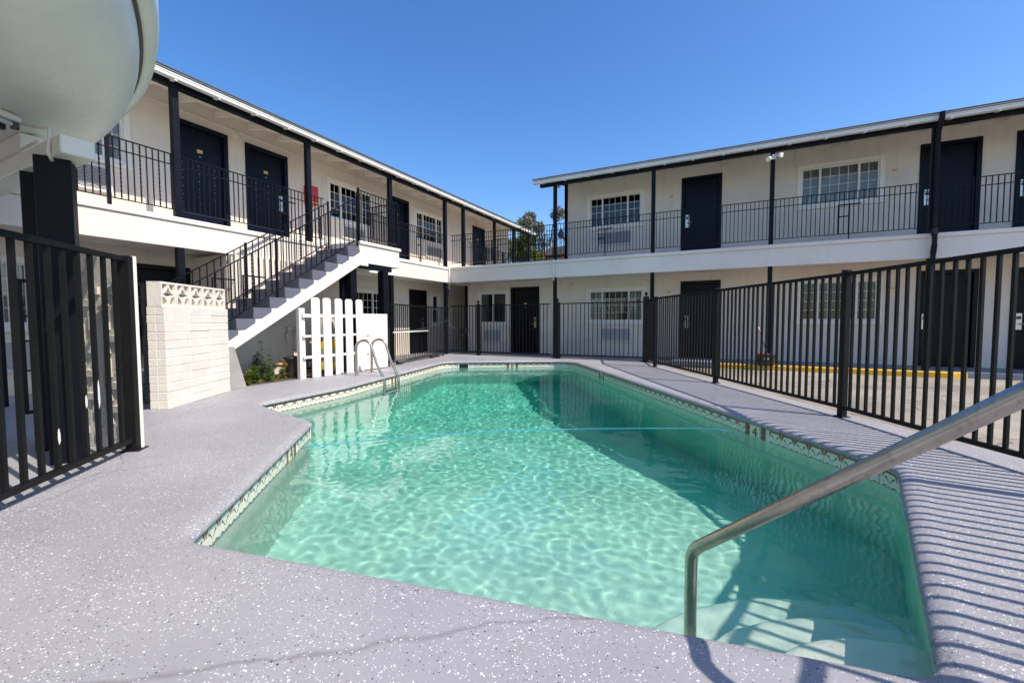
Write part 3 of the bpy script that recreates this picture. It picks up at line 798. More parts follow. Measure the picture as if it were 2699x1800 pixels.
slab(right, fR, XL + .012, -4.19, wr); slab(right, fR, -4.185, XE, wr)
eave(right, fR, -4.60, XE, wr, 2.1)
RP = [-4.18, -1.69, .73, 3.29, 5.8, 8.4]
posts(right, fR, RP, wr, ZS, 4.54, .085); posts(right, fR, RP, wr, 0, ZB, .085)
yr = YR + .045
rr = railing(right, [(XL + .02, yr, ZS), (XE, yr, ZS)])
us = [XL + .02] + RP + [XE]
for a, b in zip(us, us[1:]): fill_balusters(rr, (a, yr), (b, yr), ZS, tw=0 if a < 0 else 0, gap=.0775)
for x in (-3.02, 1.88, -6.1, -4.95, 6.6): link('bracket_ornament', MOTIF, rr, (x, yr, ZS))
rr2 = railing(right, [(-7.4, YW + .06, ZS), (-4.36, YW + .06, ZS)]); fill_balusters(rr2, (-7.4, YW + .06), (-4.36, YW + .06), ZS, tw=0)
# plaques, covers, light
for x, z in ((-1.42, 4.17), (2.985 + .03, 4.02 + .12), (-1.45, 1.72), (3.06, 1.66)):
    mb = MB(); lbox(mb, fR, x - .045, x + .045, z - .025, z + .025, .0, .008, 'brass'); mb.build('number_plate', None, right)
for x, z in ((-.2, 4.72), (-4.1, 1.98), (2.0, 4.75)):
    mb = MB(); mb.lathe([(0, .03), (.07, .03), (.095, .012), (.1, 0)], (0, 0, 0), 20, 'wall')
    link('round_cover', mb.mesh('round_cover'), right, (x, YW - .002, z), (R(90), 0, 0))
mb = MB(); mb.box((-7.4, YW - .004, .845), (-6.2, YW + .0, .85), 'wall')
# downspout by the fourth post
mb = MB(); x = 3.30; y0 = YR - .06
mb.bar((x, YR - .20, 4.70), (x, YR - .20, 4.60), .075, .06, 'post'); mb.bar((x, YR - .20, 4.62), (x, YR - .065, 4.42), .075, .06, 'post')
mb.bar((x, YR - .065, 4.44), (x, YR - .065, ZS + .05), .075, .06, 'post'); mb.bar((x, YR - .065, ZS + .07), (x, YR - .10, ZS - .05), .085, .07, 'post')
mb.bar((x, YR - .10, ZS - .03), (x, YR - .10, ZS - .25), .075, .06, 'post'); mb.bar((x, YR - .10, ZS - .22), (x, YR - .06, ZS - .40), .075, .06, 'post')
mb.bar((x, YR - .06, ZS - .38), (x, YR - .06, .1), .075, .06, 'post'); mb.build('downspout', None, right, .006)
# twin floodlight on the third post
fl = MB(); c = Vector((.74, YR - .02, 4.40)); fl.box(c + Vector((-.04, 0, -.05)), c + Vector((.04, -.035, .05)), 'white'); fo = fl.build('flood_light', None, right, .008)
for dx, dz in ((-.07, -.05), (.08, -.02)):
    h = MB(); p = c + Vector((0, -.04, 0)); q = c + Vector((dx, -.12, dz)); h.tube([p, q], .014, 8, 'white')
    d = (q - p).normalized(); h.tube([q - d * .02, q + d * .03, q + d * .075], [.03, .045, .05], 14, 'white'); h.build('lamp_head', None, fo)

# ------------------------------------------------------------------ staircase
SX0, SX1 = -7.52, -6.60        # inner and outer faces
RISE, RUN = ZS / 15, .268
YT = 6.281                      # landing edge
stair = thing('staircase', 'white concrete staircase with dark grey treads climbing to the balcony landing', 'staircase', (-7.0, 4.4, 0))
def zstep(k): return ZS - RISE * k
step_me = MB().box((SX0 + .02 + 7, -RUN - .03, -RISE + .004), (SX1 + .012 + 7, 0, 0), 'tread').mesh('step', None, .006)
for k in range(1, 15):
    link('step', step_me, stair, (-7, YT - RUN * (k - 1), zstep(k)))
poly = [(YT, zstep(0) - .01), (YT, zstep(1) - RISE * .0)]
def stringer(x0, x1, proud, nm):
    saw = [(YT + .02, zstep(1) - .012)]
    for k in range(1, 15):
        y = YT - RUN * (k - 1); saw += [(y, zstep(k) - .012), (y - RUN, zstep(k) - .012)]
    yb = YT - RUN * 14
    saw += [(yb, 0), (yb + .1, 0)]
    low = [(y, .556 + .617 * (y - 3.764)) for y in (yb + .45, YT + .02)]
    mb = MB(); mb.prism(saw + [(low[0][0], max(0, low[0][1])), low[1]], lambda a, b, d: (d, a, b), x0, x1, 'fascia')
    o = mb.build(nm, None, stair, 0)
    if proud:
        band = MB(); y0_, y1_ = 3.0, YT + .02
        zl = lambda y: .556 + .617 * (y - 3.764); zu = lambda y: .735 + .645 * (y - 3.77)
        band.prism([(y0_, max(0, zl(y0_))), (y1_, zl(y1_)), (y1_, zu(y1_)), (y0_, zu(y0_))], lambda a, b, d: (d, a, b), x1 - .03, x1 + .03, 'fascia')
        band.build('lower_band', None, o, .008)
    return o
stringer(SX1 - .12, SX1, True, 'stringer'); stringer(SX0 - .0, SX0 + .1, False, 'stringer')
mb = MB(); mb.box((XL + .016, YT + .003, ZB + .03), (SX1 - .0, 7.43, ZS - .07), 'fascia'); ld = mb.build('landing', None, stair, .008)
mb = MB(); mb.box((XL + .016, YT + .003, ZS - .067), (SX1 + .03, 7.47, ZS), 'fascia'); mb.build('landing_lip', None, ld, .012)
mb = MB(); mb.box((SX1 - .1, 6.28, 2.10), (SX1 + .015, 6.5, 2.2), 'fascia'); mb.build('landing_bracket', None, ld, .01)
mb = MB(); mb.box((SX1 - .13, 6.0, 2.055), (SX1 - .03, 7.22, 2.155), 'post'); mb.build('landing_beam', None, stair, .004)
pm = MB().box((-.085, -.075, 0), (.085, .075, 2.055), 'post').mesh('post', None, .006)
for y in (6.13, 7.01): link('post', pm, stair, (SX1 - .09, y, 0))
mb = MB(); mb.box((SX1 - .28, 6.0, 0), (SX1 - .185, 6.1, 2.15), 'post'); mb.build('post', None, stair, .004)
# stair rails: follow the pitch, then level round the landing
def stair_rail(x, ytop, zt):
    y1 = 2.75; zf = lambda y: ZS - RISE * .5 - (YT - y) * RISE / RUN
    mb = MB()
    for h, w in ((.93, .034), (.12, .026)):
        mb.bar((x, y1, zf(y1) + h), (x, YT, zf(YT) + h), w, .014, 'iron')
    for y in (y1, 4.55, YT): mb.bar((x, y, zf(y) - .02), (x, y, zf(y) + .96), .03, .03, 'iron')
    o = mb.build('stair_railing', None, stair)
    n = int((YT - y1) / .105)
    for i in range(1, n):
        y = y1 + (YT - y1) * i / n; tw = i % 4 == 1
        link('twisted_baluster' if tw else 'baluster', TWI if tw else BAL, o, (x, y, zf(y)))
    mo = MB()
    y = 4.0; 
    mo.bar((x, y, zf(y) + .12), (x, y, zf(y) + .66), .016, .02, 'iron'); mo.bar((x, y - .01, zf(y) + .66), (x, y + .34, zf(y) + .66), .016, .022, 'iron')
    mo.bar((x, y, zf(y) + .44), (x, y + .17, zf(y) + .44), .016, .022, 'iron'); mo.bar((x, y + .17, zf(y) + .22), (x, y + .17, zf(y) + .66), .016, .022, 'iron')
    mo.build('bracket_ornament', None, o)
stair_rail(SX1 - .05, 0, 0); stair_rail(SX0 + .05, 0, 0)
lr = railing(stair, [(SX1 - .03, YT + .02, ZS), (SX1 - .03, 7.4, ZS), (XL - .05, 7.43, ZS)], h=1.0, bottom=.10)
BL2, TW2 = bal_meshes(.10, 1.0)
fill_balusters(lr, (SX1 - .03, YT + .02), (SX1 - .03, 7.4), ZS, meshes=(BL2, TW2)); fill_balusters(lr, (SX1 - .03, 7.4), (XL - .05, 7.43), ZS, meshes=(BL2, TW2))
for x, y in ((SX1 - .03, YT + .02), (SX1 - .03, 7.4)):
    mb = MB(); mb.box((x - .018, y - .018, ZS), (x + .018, y + .018, ZS + 1.04), 'iron'); mb.build('rail_post', None, lr)
mb = MB(); mb.tube([(SX1 - .03 + .03 * math.cos(t), YT - .02 + .03 * math.sin(t), ZS + .9) for t in [k * .5 for k in range(14)]], .01, 6, 'iron')
mb.build('rail_scroll', None, lr)

# ------------------------------------------------------------------ fire cabinet
mb = MB(); lbox(mb, fL, 6.6, 6.87, 3.63, 4.05, .0, .15, 'red'); c = mb.build('fire_extinguisher_cabinet', None, None, .008)
tag(c, 'red fire extinguisher cabinet on the upper wall beside the second balcony door', 'cabinet')
mb = MB(); lbox(mb, fL, 6.63, 6.84, 3.70, 4.02, .151, .158, 'red'); mb.build('door_panel', None, c)
mb = MB(); lbox(mb, fL, 6.60, 6.87, 3.655, 3.685, .151, .156, 'label'); mb.build('label_strip', None, c)

# ------------------------------------------------------------------ picket fences of black steel
PK = {}
def steel_fence(name, label, runs, top=1.48, bot=.10, gap=.115, post_at=(), balls=(), bar=.019, post=.06, rail=.036, cat='fence', tops=None):
    p0 = runs[0][0]
    root = thing(name, label, cat, (p0[0], p0[1], 0))
    key = (top, bot, bar)
    if key not in PK: PK[key] = MB().box((-bar/2, -bar/2, bot), (bar/2, bar/2, top), 'fence').mesh('picket')
    for a, b in runs:
        A = Vector(a); B = Vector(b); d = B - A; ang = math.atan2(d.y, d.x)
        for z, nm in ((top - rail * .45, 'top_rail'), (bot, 'bottom_rail')):
            mb = MB(); mb.bar((A.x, A.y, z), (B.x, B.y, z), rail, rail * .9, 'fence'); mb.build(nm, None, root, .002)
        n = max(2, round(d.length / gap))
        for i in range(1, n):
            q = A.lerp(B, i / n); link('picket', PK[key], root, (q.x, q.y, random.uniform(-.003, .003)), (0, random.uniform(-.004, .004), ang))
    for (x, y), h, s in post_at:
        d = Vector(runs[0][1]) - Vector(runs[0][0]); mb = MB(); mb.box((-s/2, -s/2, 0), (s/2, s/2, h), 'fence')
        mb.box((-s*.9, -s*.9, .001), (s*.9, s*.9, .008), 'fence')
        if (x, y) in balls:
            mb.lathe([(0, h), (.018, h), (.014, h + .02), (.03, h + .035), (.041, h + .06), (.036, h + .085), (.018, h + .103), (0, h + .107)], (0, 0, 0), 14, 'fence')
        link('post', mb.mesh('post', None, .003), root, (x, y, 0), (0, 0, math.atan2(d.y, d.x)))
    return root
rp = [FA + FEN * t for t in (0, 2.40, 4.80)] + [Vector((2.04, 3.40))] + [Vector((1.40, 1.50)), Vector((.95, -.4))]
T = lambda v: (round(v.x, 3), round(v.y, 3))
steel_fence('pool_fence', 'long black steel picket fence on the deck edge beside the parking pavement', [(T(rp[i]), T(rp[i+1])) for i in range(5)],
            post_at=[(T(p), 1.5, .062) for p in rp], gap=.098, bar=.022, top=1.475, bot=.1, rail=.038)
steel_fence('pool_fence', 'short black picket panel turning the corner at the large square fence post', [((-1.74, 10.52), T(rp[0]))], post_at=[((-1.80, 10.56), 1.56, .125)], balls=[(-1.80, 10.56)], gap=.1)
steel_fence('pool_fence', 'black picket fence across the black ground-floor door beside the sliding window', [((-7.47, 10.6), (-6.47, 10.56)), ((-6.47, 10.56), (-4.24, 10.56))],
            post_at=[((-6.47, 10.56), 1.47, .09)], balls=[(-6.47, 10.56)], top=1.44, bot=.09, gap=.102, bar=.016, rail=.03)
steel_fence('pool_gate', 'black picket gate section in front of the white-framed ground-floor window', [((-3.98, 10.56), (-1.87, 10.56))],
            post_at=[((-4.045, 10.56), 1.47, .12)], balls=[(-4.045, 10.56)], top=1.445, bot=.10, gap=.112, bar=.016, rail=.03, cat='gate')
steel_fence('pool_fence', 'black picket fence between the landing post and the inner corner post', [((-6.66, 7.12), (-7.48, 10.5))], top=1.38, bot=.08, gap=.10, bar=.016, rail=.03)
la, lb = Vector((-4.12, 1.585)), Vector((-2.0, -.88))
steel_fence('pool_fence', 'black picket fence with white paint scuffs in front of the canopy post', [((la.x, la.y), (lb.x, lb.y))],
            post_at=[((-4.135, 1.60), 1.5, .075), ((-2.4, -.415), 1.5, .075)], top=1.49, bot=.085, gap=.121, bar=.024, rail=.04)
def scuff(name, p, q, w):
    pass
# paint scuffs on three bars of that fence
fd = (lb - la).normalized(); scn = Vector((fd.y, -fd.x)) * -1
fo_ = [o for o in bpy.data.objects if o.name.startswith('pool_fence') and o.get('label', '').startswith('black picket fence with white')][0]
nn = round((lb - la).length / .121)
for i, z, h in ((3, .50, .10), (4, .47, .045), (6, .30, .05)):
    q = la.lerp(lb, i / nn) + Vector((-fd.y, fd.x)) * .0125
    mb = MB(); poly = [(-.009, -h * .6), (.004, -h), (.011, -h * .3), (.009, h * .7), (.0, h), (-.008, h * .4)]
    mb.prism(poly, lambda a, b, d: (q.x + fd.x * a + (-fd.y) * d, q.y + fd.y * a + fd.x * d, z + b), 0, .0012, 'white'); mb.build('paint_scuff', None, fo_)

# ------------------------------------------------------------------ breeze block wall
A = Vector((-5.674, 2.526)); B = Vector((-6.352, 3.591)); d = (B - A).normalized(); nrm = Vector((d.y, -d.x)) 
if nrm.x < 0: nrm = -nrm
LW = (B - A).length
bw = thing('breeze_block_wall', 'low white block wall topped with star-pattern breeze blocks beside the stairs', 'wall', (A.x, A.y, 0))
angw = math.atan2(d.y, d.x)
CH = .0972; bl = LW / 3
bme = MB().box((.003, -.0475, .003), (bl - .003, .0475, CH - .003), 'block').mesh('block', None, .004)
core = MB(); core.box((.006, .006, 0), (LW - .006, .190, 12 * CH), 'block'); link('mortar_core', core.mesh('mortar_core'), bw, (A.x, A.y, 0), (0, 0, angw))
sgn = 1 if (Vector((-d.y, d.x)).dot(nrm) < 0) else -1      # local +y points away from the pool
for r_ in range(12):
    for c_ in range(3):
        for wy in (0, 1):
            yy = (.0475 + wy * .101 + random.uniform(-.003, .003) + (.004 if (c_ == 0 and wy == 0) else 0)) * 1
            p = A + d * (c_ * bl) + Vector((-d.y, d.x)) * yy * sgn
            link('block', bme, bw, (p.x, p.y, r_ * CH), (0, 0, angw))
# breeze blocks
bs = LW / 5 - .004; bh = .28; bt = .15
def arcband(cx, cy, r0, r1, a0, a1, n=8):
    o = [(cx + r1 * math.cos(a0 + (a1 - a0) * k / n), cy + r1 * math.sin(a0 + (a1 - a0) * k / n)) for k in range(n + 1)]
    i = [(cx + r0 * math.cos(a0 + (a1 - a0) * k / n), cy + r0 * math.sin(a0 + (a1 - a0) * k / n)) for k in range(n, -1, -1)]
    return o + i
mb = MB(); fnb = lambda a, b, dd: (a * bs, dd, b * bh)
fr_ = .085
for poly in ([(0, 0), (1, 0), (1, fr_), (0, fr_)], [(0, 1 - fr_), (1, 1 - fr_), (1, 1), (0, 1)], [(0, fr_), (fr_, fr_), (fr_, 1 - fr_), (0, 1 - fr_)], [(1 - fr_, fr_), (1, fr_), (1, 1 - fr_), (1 - fr_, 1 - fr_)]):
    mb.prism(poly, fnb, 0, bt, 'block')
for cx, cy, a0 in ((fr_, fr_, 0), (1 - fr_, fr_, 90), (1 - fr_, 1 - fr_, 180), (fr_, 1 - fr_, 270)):
    pts = arcband(cx, cy, .33, .415, R(a0), R(a0 + 90), 8); n = len(pts)
    k = 8
    for j in range(k):
        mb.prism([pts[j], pts[j+1], pts[n-2-j], pts[n-1-j]], fnb, .006, bt - .006, 'block')
brz = mb.mesh('breeze_block')
for i in range(5):
    p = A + d * (i * LW / 5 + .002) + Vector((-d.y, d.x)) * .03 * sgn
    o = link('breeze_block', brz, bw, (p.x, p.y, 12 * CH + .002), (0, 0, angw))
    if sgn < 0: o.scale = (1, -1, 1)
# ------------------------------------------------------------------ old textured wall behind the left fence
ra, rb = Vector((-4.15, 1.62)), Vector((-5.15, 1.41)); rd = (rb - ra).normalized(); rn = Vector((rd.y, -rd.x))
if rn.y > 0: rn = -rn
rw = thing('textured_block_wall', 'old off-white wall of staggered projecting blocks standing behind the black fence', 'wall', (ra.x, ra.y, 0))
angr = math.atan2(rd.y, rd.x)
mb = MB(); Lr = (rb - ra).length
mb.box((0, -.04, 0), (Lr * .40, .04, 1.50), 'rough'); mb.box((Lr * .40, -.04, 0), (Lr, .04, 1.40), 'rough'); link('wall_core', mb.mesh('wall_core', None, .004), rw, (ra.x, ra.y, 0), (0, 0, angr))
hb = MB().box((0, -.011, .004), (.088, .011, .062), 'rough').mesh('block', None, .003)
vb = MB().box((0, -.009, .004), (.03, .009, .15), 'rough').mesh('block', None, .003)
for r_ in range(14):
    for c_ in range(5):
        if (r_ * 2 + c_ * 3) % 7 == 5: continue
        for sd in (-1, 1):
            p = ra + rd * (.06 + c_ * .19 + (.095 if r_ % 2 else 0)) + Vector((-rd.y, rd.x)) * (.048 * sd)
            if (p - ra).length > Lr - .1: continue
            link('block', hb if (c_ + r_) % 5 else vb, rw, (p.x, p.y, .1 + r_ * .092), (0, 0, angr))
mb = MB()
mb.box((-.034, -.04, .0), (-.002, .045, 1.502), 'block'); link('end_board', mb.mesh('end_board', None, .004), rw, (ra.x, ra.y, 0), (0, 0, angr))

# ------------------------------------------------------------------ open metal gate
ga, gb = Vector((-5.875, 2.42)), Vector((-6.36, 1.60)); gd = gb - ga
gate = thing('metal_gate', 'narrow black metal gate standing open beside the breeze block wall', 'gate', (ga.x, ga.y, 0))
mb = MB()
G = lambda t, z: (ga.x + gd.x * t, ga.y + gd.y * t, z)
for p, q in ((G(0, .06), G(0, 1.43)), (G(1, .06), G(1, 1.43)), (G(0, 1.41), G(1, 1.41)), (G(0, .08), G(1, .08))): mb.bar(p, q, .035, .035, 'fence')
mb.build('gate_frame', None, gate)
for i in range(1, 8):
    mb = MB(); mb.bar(G(i / 8, .08), G(i / 8, 1.41), .014, .014, 'fence'); mb.build('picket', None, gate)
for z0, z1 in ((1.22, 1.05), (.98, .80), (.66, .5)):
    mb = MB(); mb.bar(G(0, z0), G(1, z1), .012, .02, 'fence'); mb.build('slanting_bar', None, gate)
mb = MB(); mb.box((G(.12, 0)[0] - .03, G(.12, 0)[1] - .05, .84), (G(.12, 0)[0] + .03, G(.12, 0)[1] + .05, 1.06), 'bronze'); mb.build('gate_latch', None, gate, .006)

# ------------------------------------------------------------------ round canopy
KC = 1.11; CC = Vector((-5.367, -3.239)) * KC; KZ = lambda z: 1 + (z - 1) * KC
can = thing('canopy', 'pale rounded saucer-edged canopy overhead on black posts, with a fluorescent fixture', 'canopy', (CC.x, CC.y, 0))
th0, th1 = R(-58), R(111); n = 90
ths = [th0 + (th1 - th0) * k / n for k in range(n + 1)]
def rev(prof, name, mat, close=True):
    mb = MB(); vs = []; fs = []; k = len(prof)
    for t in ths:
        for r, z in prof: vs.append((CC.x + r * KC * math.cos(t), CC.y + r * KC * math.sin(t), KZ(z)))
    for i in range(n):
        for j in range(k - 1): fs.append((i*k+j, (i+1)*k+j, (i+1)*k+j+1, i*k+j+1))
    mb.add(vs, fs, mat, True); return mb, k
prof = [(5.075 - .8 * (1 - math.cos(t)), 2.755 - .5 * math.sin(t)) for t in [math.pi / 2 * q / 16 for q in range(17)]]
mb, k = rev(prof, 'bowl', 'canopy')
last = [mb.v[i * k + k - 1] for i in range(n + 1)]
zf_ = last[0][2]; bx_ = -4.85
keep = [p for p in last if p[0] > bx_]
ylo = min(p[1] for p in keep)
mb.add(keep + [(bx_, keep[-1][1], zf_), (bx_, keep[0][1], zf_)], [tuple(range(len(keep) + 2))], 'canopy')
rest = [p for p in last if p[0] <= bx_]
vs_ = rest + [(p[0], p[1], zf_ + .22) for p in rest]; q_ = len(rest)
mb.add(vs_, [(i, i + 1, q_ + i + 1, q_ + i) for i in range(q_ - 1)], 'canopy')
mb.add([(bx_, keep[-1][1], zf_), (bx_, keep[0][1], zf_), (bx_, keep[0][1], zf_ + .22), (bx_, keep[-1][1], zf_ + .22)], [(0, 1, 2, 3)], 'canopy')
mb.build('bowl_soffit', None, can)
mb = MB(); mb.add([(p[0], p[1], zf_ + .21) for p in last], [tuple(range(n + 1))], 'wall'); mb.build('recessed_ceiling', None, can)
mb, k = rev([(5.06, 2.80), (5.085, 2.762), (5.12, 2.765), (5.165, 2.80), (5.175, 2.86), (5.175, 3.02), (5.15, 3.06), (5.0, 3.075)], 'rim', 'canopy')
last = [mb.v[i * k + k - 1] for i in range(n + 1)]; mb.add(last, [tuple(reversed(range(n + 1)))], 'canopy'); mb.build('rim', None, can)
gm, k_ = rev([(5.07, 2.752), (5.088, 2.748), (5.094, 2.758), (5.08, 2.764)], 'gap', 'darkgrey'); gm.build('rim_gap', None, can)
c0 = (CC.x + 5.05 * KC * math.cos(th0), CC.y + 5.05 * KC * math.sin(th0)); c1 = (CC.x + 5.05 * KC * math.cos(th1), CC.y + 5.05 * KC * math.sin(th1))
mb = MB(); mb.add([(*c0, KZ(2.255)), (*c1, KZ(2.255)), (*c1, KZ(3.075)), (*c0, KZ(3.075))], [(0, 1, 2, 3)], 'canopy'); mb.build('back_edge', None, can)
P1 = Vector((-4.22, 1.265)); P2 = Vector((-4.74, 1.335))
mb = MB(); mb.box((-7.3, 1.22, 2.12), (-3.97, 1.40, 2.245), 'canopy'); mb.box((-7.25, 1.24, 2.245), (-4.75, 1.38, KZ(2.255) + .02), 'canopy'); mb.build('header_beam', None, can, .008)
mb = MB(); mb.tube([(-4.3, 1.21, 2.25), (-5.2, 1.21, 2.24), (-6.4, 1.21, 2.26)], .009, 6, 'wall'); mb.build('cable', None, can)
pm = MB().box((-.092, -.07, 0), (.092, .07, 2.13), 'post').mesh('post', None, .006)
for p, a in ((P1, R(62)), (P2, R(62)), (Vector((-1.6, -.55)), R(40))): link('post', pm, can, (p.x, p.y, 0), (0, 0, a))
ZX = KZ(2.255)
fx = Vector((-4.44, 1.12)); fdv = Vector((.5, -.866)); fnv = Vector((fdv.y, -fdv.x))
mb = MB(); mb.bar((fx.x, fx.y, ZX - .012), (fx.x + fdv.x * 1.22, fx.y + fdv.y * 1.22, ZX - .012), .16, .04, 'canopy'); lf = mb.build('light_fixture', None, can, .005)
for s in (-1, 1):
    a = fx + fnv * (.045 * s); mb = MB(); mb.tube([(a.x + fdv.x * t, a.y + fdv.y * t, ZX - .052) for t in (.04, 1.18)], .016, 10, 'tubelight'); mb.build('fluorescent_tube', None, lf)
    mb = MB(); q = a + fdv * .015; mb.box((q.x - .018, q.y - .018, ZX - .077), (q.x + .018, q.y + .018, ZX - .022), 'darkgrey'); mb.build('tube_holder', None, lf)
mb = MB()
mb.tube([(fx.x, fx.y, ZX - .01), (fx.x + .02, fx.y + .12, ZX - .012), (P1.x + .12, P1.y - .05, ZX - .1), (P1.x + .1, P1.y - .06, 2.14), (P1.x + .06, P1.y - .03, 2.10)], .012, 8, 'canopy')
mb.build('conduit', None, can)

# ------------------------------------------------------------------ picket screen under the landing
XP = -6.5
ps = thing('picket_screen', 'white dog-eared picket screen hiding the pool pump under the landing', 'fence', (XP, 5.5, 0))
pw = .172
pk = MB(); pk.prism([(0, 0), (pw, 0), (pw, 1.37), (pw - .035, 1.405), (.035, 1.405), (0, 1.37)], lambda a, b, dd: (dd, a, b), 0, .019, 'white')
pk = pk.mesh('picket', None, .003)
for i, y in enumerate((5.05, 5.30, 5.548, 5.80, 6.06)): link('picket', pk, ps, (XP, y, .005), (R((-.3, .35, -.2, .3, .5)[i]), 0, 0))
for z, x0, h in ((1.09, -.045, .06), (.735, -.04, .04), (.37, -.04, .045)):
    mb = MB(); mb.box((XP + x0, 4.90, z - h/2), (XP - .001, 6.1, z + h/2), 'white'); mb.build('rail', None, ps, .003)
mb = MB(); mb.box((XP - .13, 4.86, 0), (XP - .046, 4.97, 1.22), 'white'); mb.build('post', None, ps, .004)
mb = MB(); mb.box((XP - .02, 6.22, .02), (XP - .003, 6.92, 1.14), 'white'); pn = mb.build('plywood_panel', None, ps, .002)
for z in (.70, .33):
    mb = MB(); mb.box((XP - .003, 6.33, z - .015), (XP + .004, 6.39, z + .015), 'grey'); mb.build('hinge_plate', None, pn)

# pool pump and filter behind it
eq = thing('pool_filter', 'grey cylindrical pool filter tank with yellow labels behind the white pickets', 'filter', (-6.95, 5.75, 0))
mb = MB(); mb.lathe([(0, .05), (.24, .05), (.25, .1), (.25, .85), (.23, .95), (.15, 1.03), (.05, 1.07), (0, 1.07)], (-6.98, 5.78, 0), 24, 'grey'); mb.build('tank', None, eq)
mb = MB(); mb.lathe([(.253, .47), (.256, .50), (.256, .6), (.253, .63)], (-6.98, 5.78, 0), 24, 'label'); mb.build('label_band', None, eq)
mb = MB(); mb.lathe([(.253, .08), (.256, .1), (.256, .2), (.253, .22)], (-6.98, 5.78, 0), 24, 'label'); mb.build('label_band', None, eq)
eq2 = thing('pool_pump', 'dark pump with a pipe and valve on the soil behind the white pickets', 'pump', (-6.95, 5.2, 0))
mb = MB(); mb.lathe([(0, .0), (.1, 0), (.11, .05), (.11, .32), (.13, .33), (.13, .36), (.05, .38), (0, .38)], (-6.86, 4.93, .01), 18, 'darkgrey'); mb.build('pump_basket', None, eq2)
mb = MB(); mb.tube([(-6.95, 5.1, .2), (-6.95, 5.45, .2)], .1, 16, 'darkgrey'); mb.build('motor', None, eq2)
mb = MB(); mb.tube([(-6.86, 4.88, .25), (-6.88, 4.74, .25), (-6.9, 4.62, .26)], [.04, .045, .03], 12, 'bronze'); vv = mb.build('valve_pipe', None, eq2)
mb = MB(); mb.tube([(-6.89, 4.76, .27), (-6.89, 4.76, .32)], .012, 8, 'bronze'); mb.lathe([(0, .32), (.035, .315), (.04, .325), (.035, .335), (0, .335)], (-6.89, 4.76, 0), 14, 'brownt'); mb.build('valve_handle', None, vv)
# electric boxes on the wall under the stair
eb = thing('electric_box', 'small painted electric boxes joined by conduit on the wall under the stairs', 'electric box', (XL + .05, 5.3, 0))
xb = XL + .047
for y0_, y1_, z0_, z1_ in ((5.255, 5.33, .60, .775), (5.285, 5.365, .80, .90), (5.46, 5.56, .79, .90)):
    mb = MB(); mb.box((xb - .003, y0_, z0_), (xb + .06, y1_, z1_), 'wall'); mb.build('box', None, eb, .006)
mb = MB(); mb.tube([(xb + .03, 5.34, .85), (xb + .03, 5.48, .85)], .014, 8, 'wall'); mb.tube([(xb + .03, 5.32, .77), (xb + .03, 5.32, .82)], .014, 8, 'wall')
mb.tube([(xb + .03, 5.44, .84), (xb + .03, 5.43, .6), (xb + .03, 5.43, .2), (xb + .06, 5.36, .02)], .013, 8, 'wall'); mb.build('conduit', None, eb)
# leaning board
mb = MB(); mb.prism([(3.64, 0), (3.90, 0), (3.78, .62), (3.63, .62)], lambda a, b, dd: (-6.48 + dd - b * .12, a, b + .002), -.022, 0, 'wood')
tag(mb.build('leaning_board', None, None, .002), 'weathered grey board leaning between the block wall and the weeds', 'board')

# ------------------------------------------------------------------ weeds
def leaf_fan(mb, p, dirv, L, w, m):
    d = Vector(dirv).normalized(); s = d.cross(Vector((0, 0, 1)))
    if s.length < .1: s = Vector((1, 0, 0))
    s.normalize(); p = Vector(p); up = s.cross(d)
    a = p; b = p + d * L * .45 + s * w + up * L * .05; c = p + d * L - Vector((0, 0, L * .12)); e = p + d * L * .45 - s * w + up * L * .05; f = p + d * L * .5
    mb.add([a, b, c, e, f], [(0, 1, 4), (1, 2, 4), (0, 4, 3), (4, 2, 3)], m, True)
def weed(x, y, h, seed, mat, label):
    rnd = random.Random(seed); t = thing('weed_plant', label, 'plant', (x, y, 0), 'weeds under the stairs')
    mb = MB(); tops = []
    for k in range(rnd.choice((2, 3))):
        a = rnd.uniform(0, 6.3); lean = rnd.uniform(.03, .14); hh = h * rnd.uniform(.7, 1)
        pts = [(x + math.cos(a) * lean * q, y + math.sin(a) * lean * q, hh * q) for q in (0, .35, .7, 1)]
        mb.tube(pts, [.006, .005, .004, .002], 5, 'leaf'); tops.append((pts, hh))
    mb.build('stem', None, t); mb = MB()
    for pts, hh in tops:
        for q in range(34):
            f = .15 + .85 * q / 26; i = min(2, int(f * 3)); u = f * 3 - i
            p = Vector(pts[i]).lerp(Vector(pts[i+1]), u); a = q * 2.4 + rnd.random()
            leaf_fan(mb, p, (math.cos(a), math.sin(a), rnd.uniform(.0, .7)), rnd.uniform(.08, .16) * (1.15 - .5 * f), rnd.uniform(.014, .026), mat)
    struct(mb.build('foliage', None, t), 'stuff')
WD = [(-6.95, 4.05, .30, 'leaf', 'low dark weed by the leaning grey board'), (-7.05, 4.35, .42, 'leaf', 'bushy dark green weed under the stair stringer'), (-6.95, 4.55, .58, 'leaf', 'tallest spiky weed under the stairs'),
      (-6.85, 4.72, .34, 'leafy', 'pale feathery weed beside the bronze valve'), (-6.78, 4.22, .24, 'leaf', 'short broad weed in front of the taller ones'), (-7.2, 4.6, .36, 'leaf', 'dark weed against the wall under the stairs'),
      (-6.75, 4.42, .30, 'leaf', 'leafy weed leaning over the edge of the deck'), (-6.72, 4.0, .22, 'leafy', 'yellowish weed at the foot of the leaning board')]
for i, (x, y, h, m_, lb_) in enumerate(WD): weed(x, y, h, 40 + i, m_, lb_); weed_o = None
mb = MB(); rnd = random.Random(5)
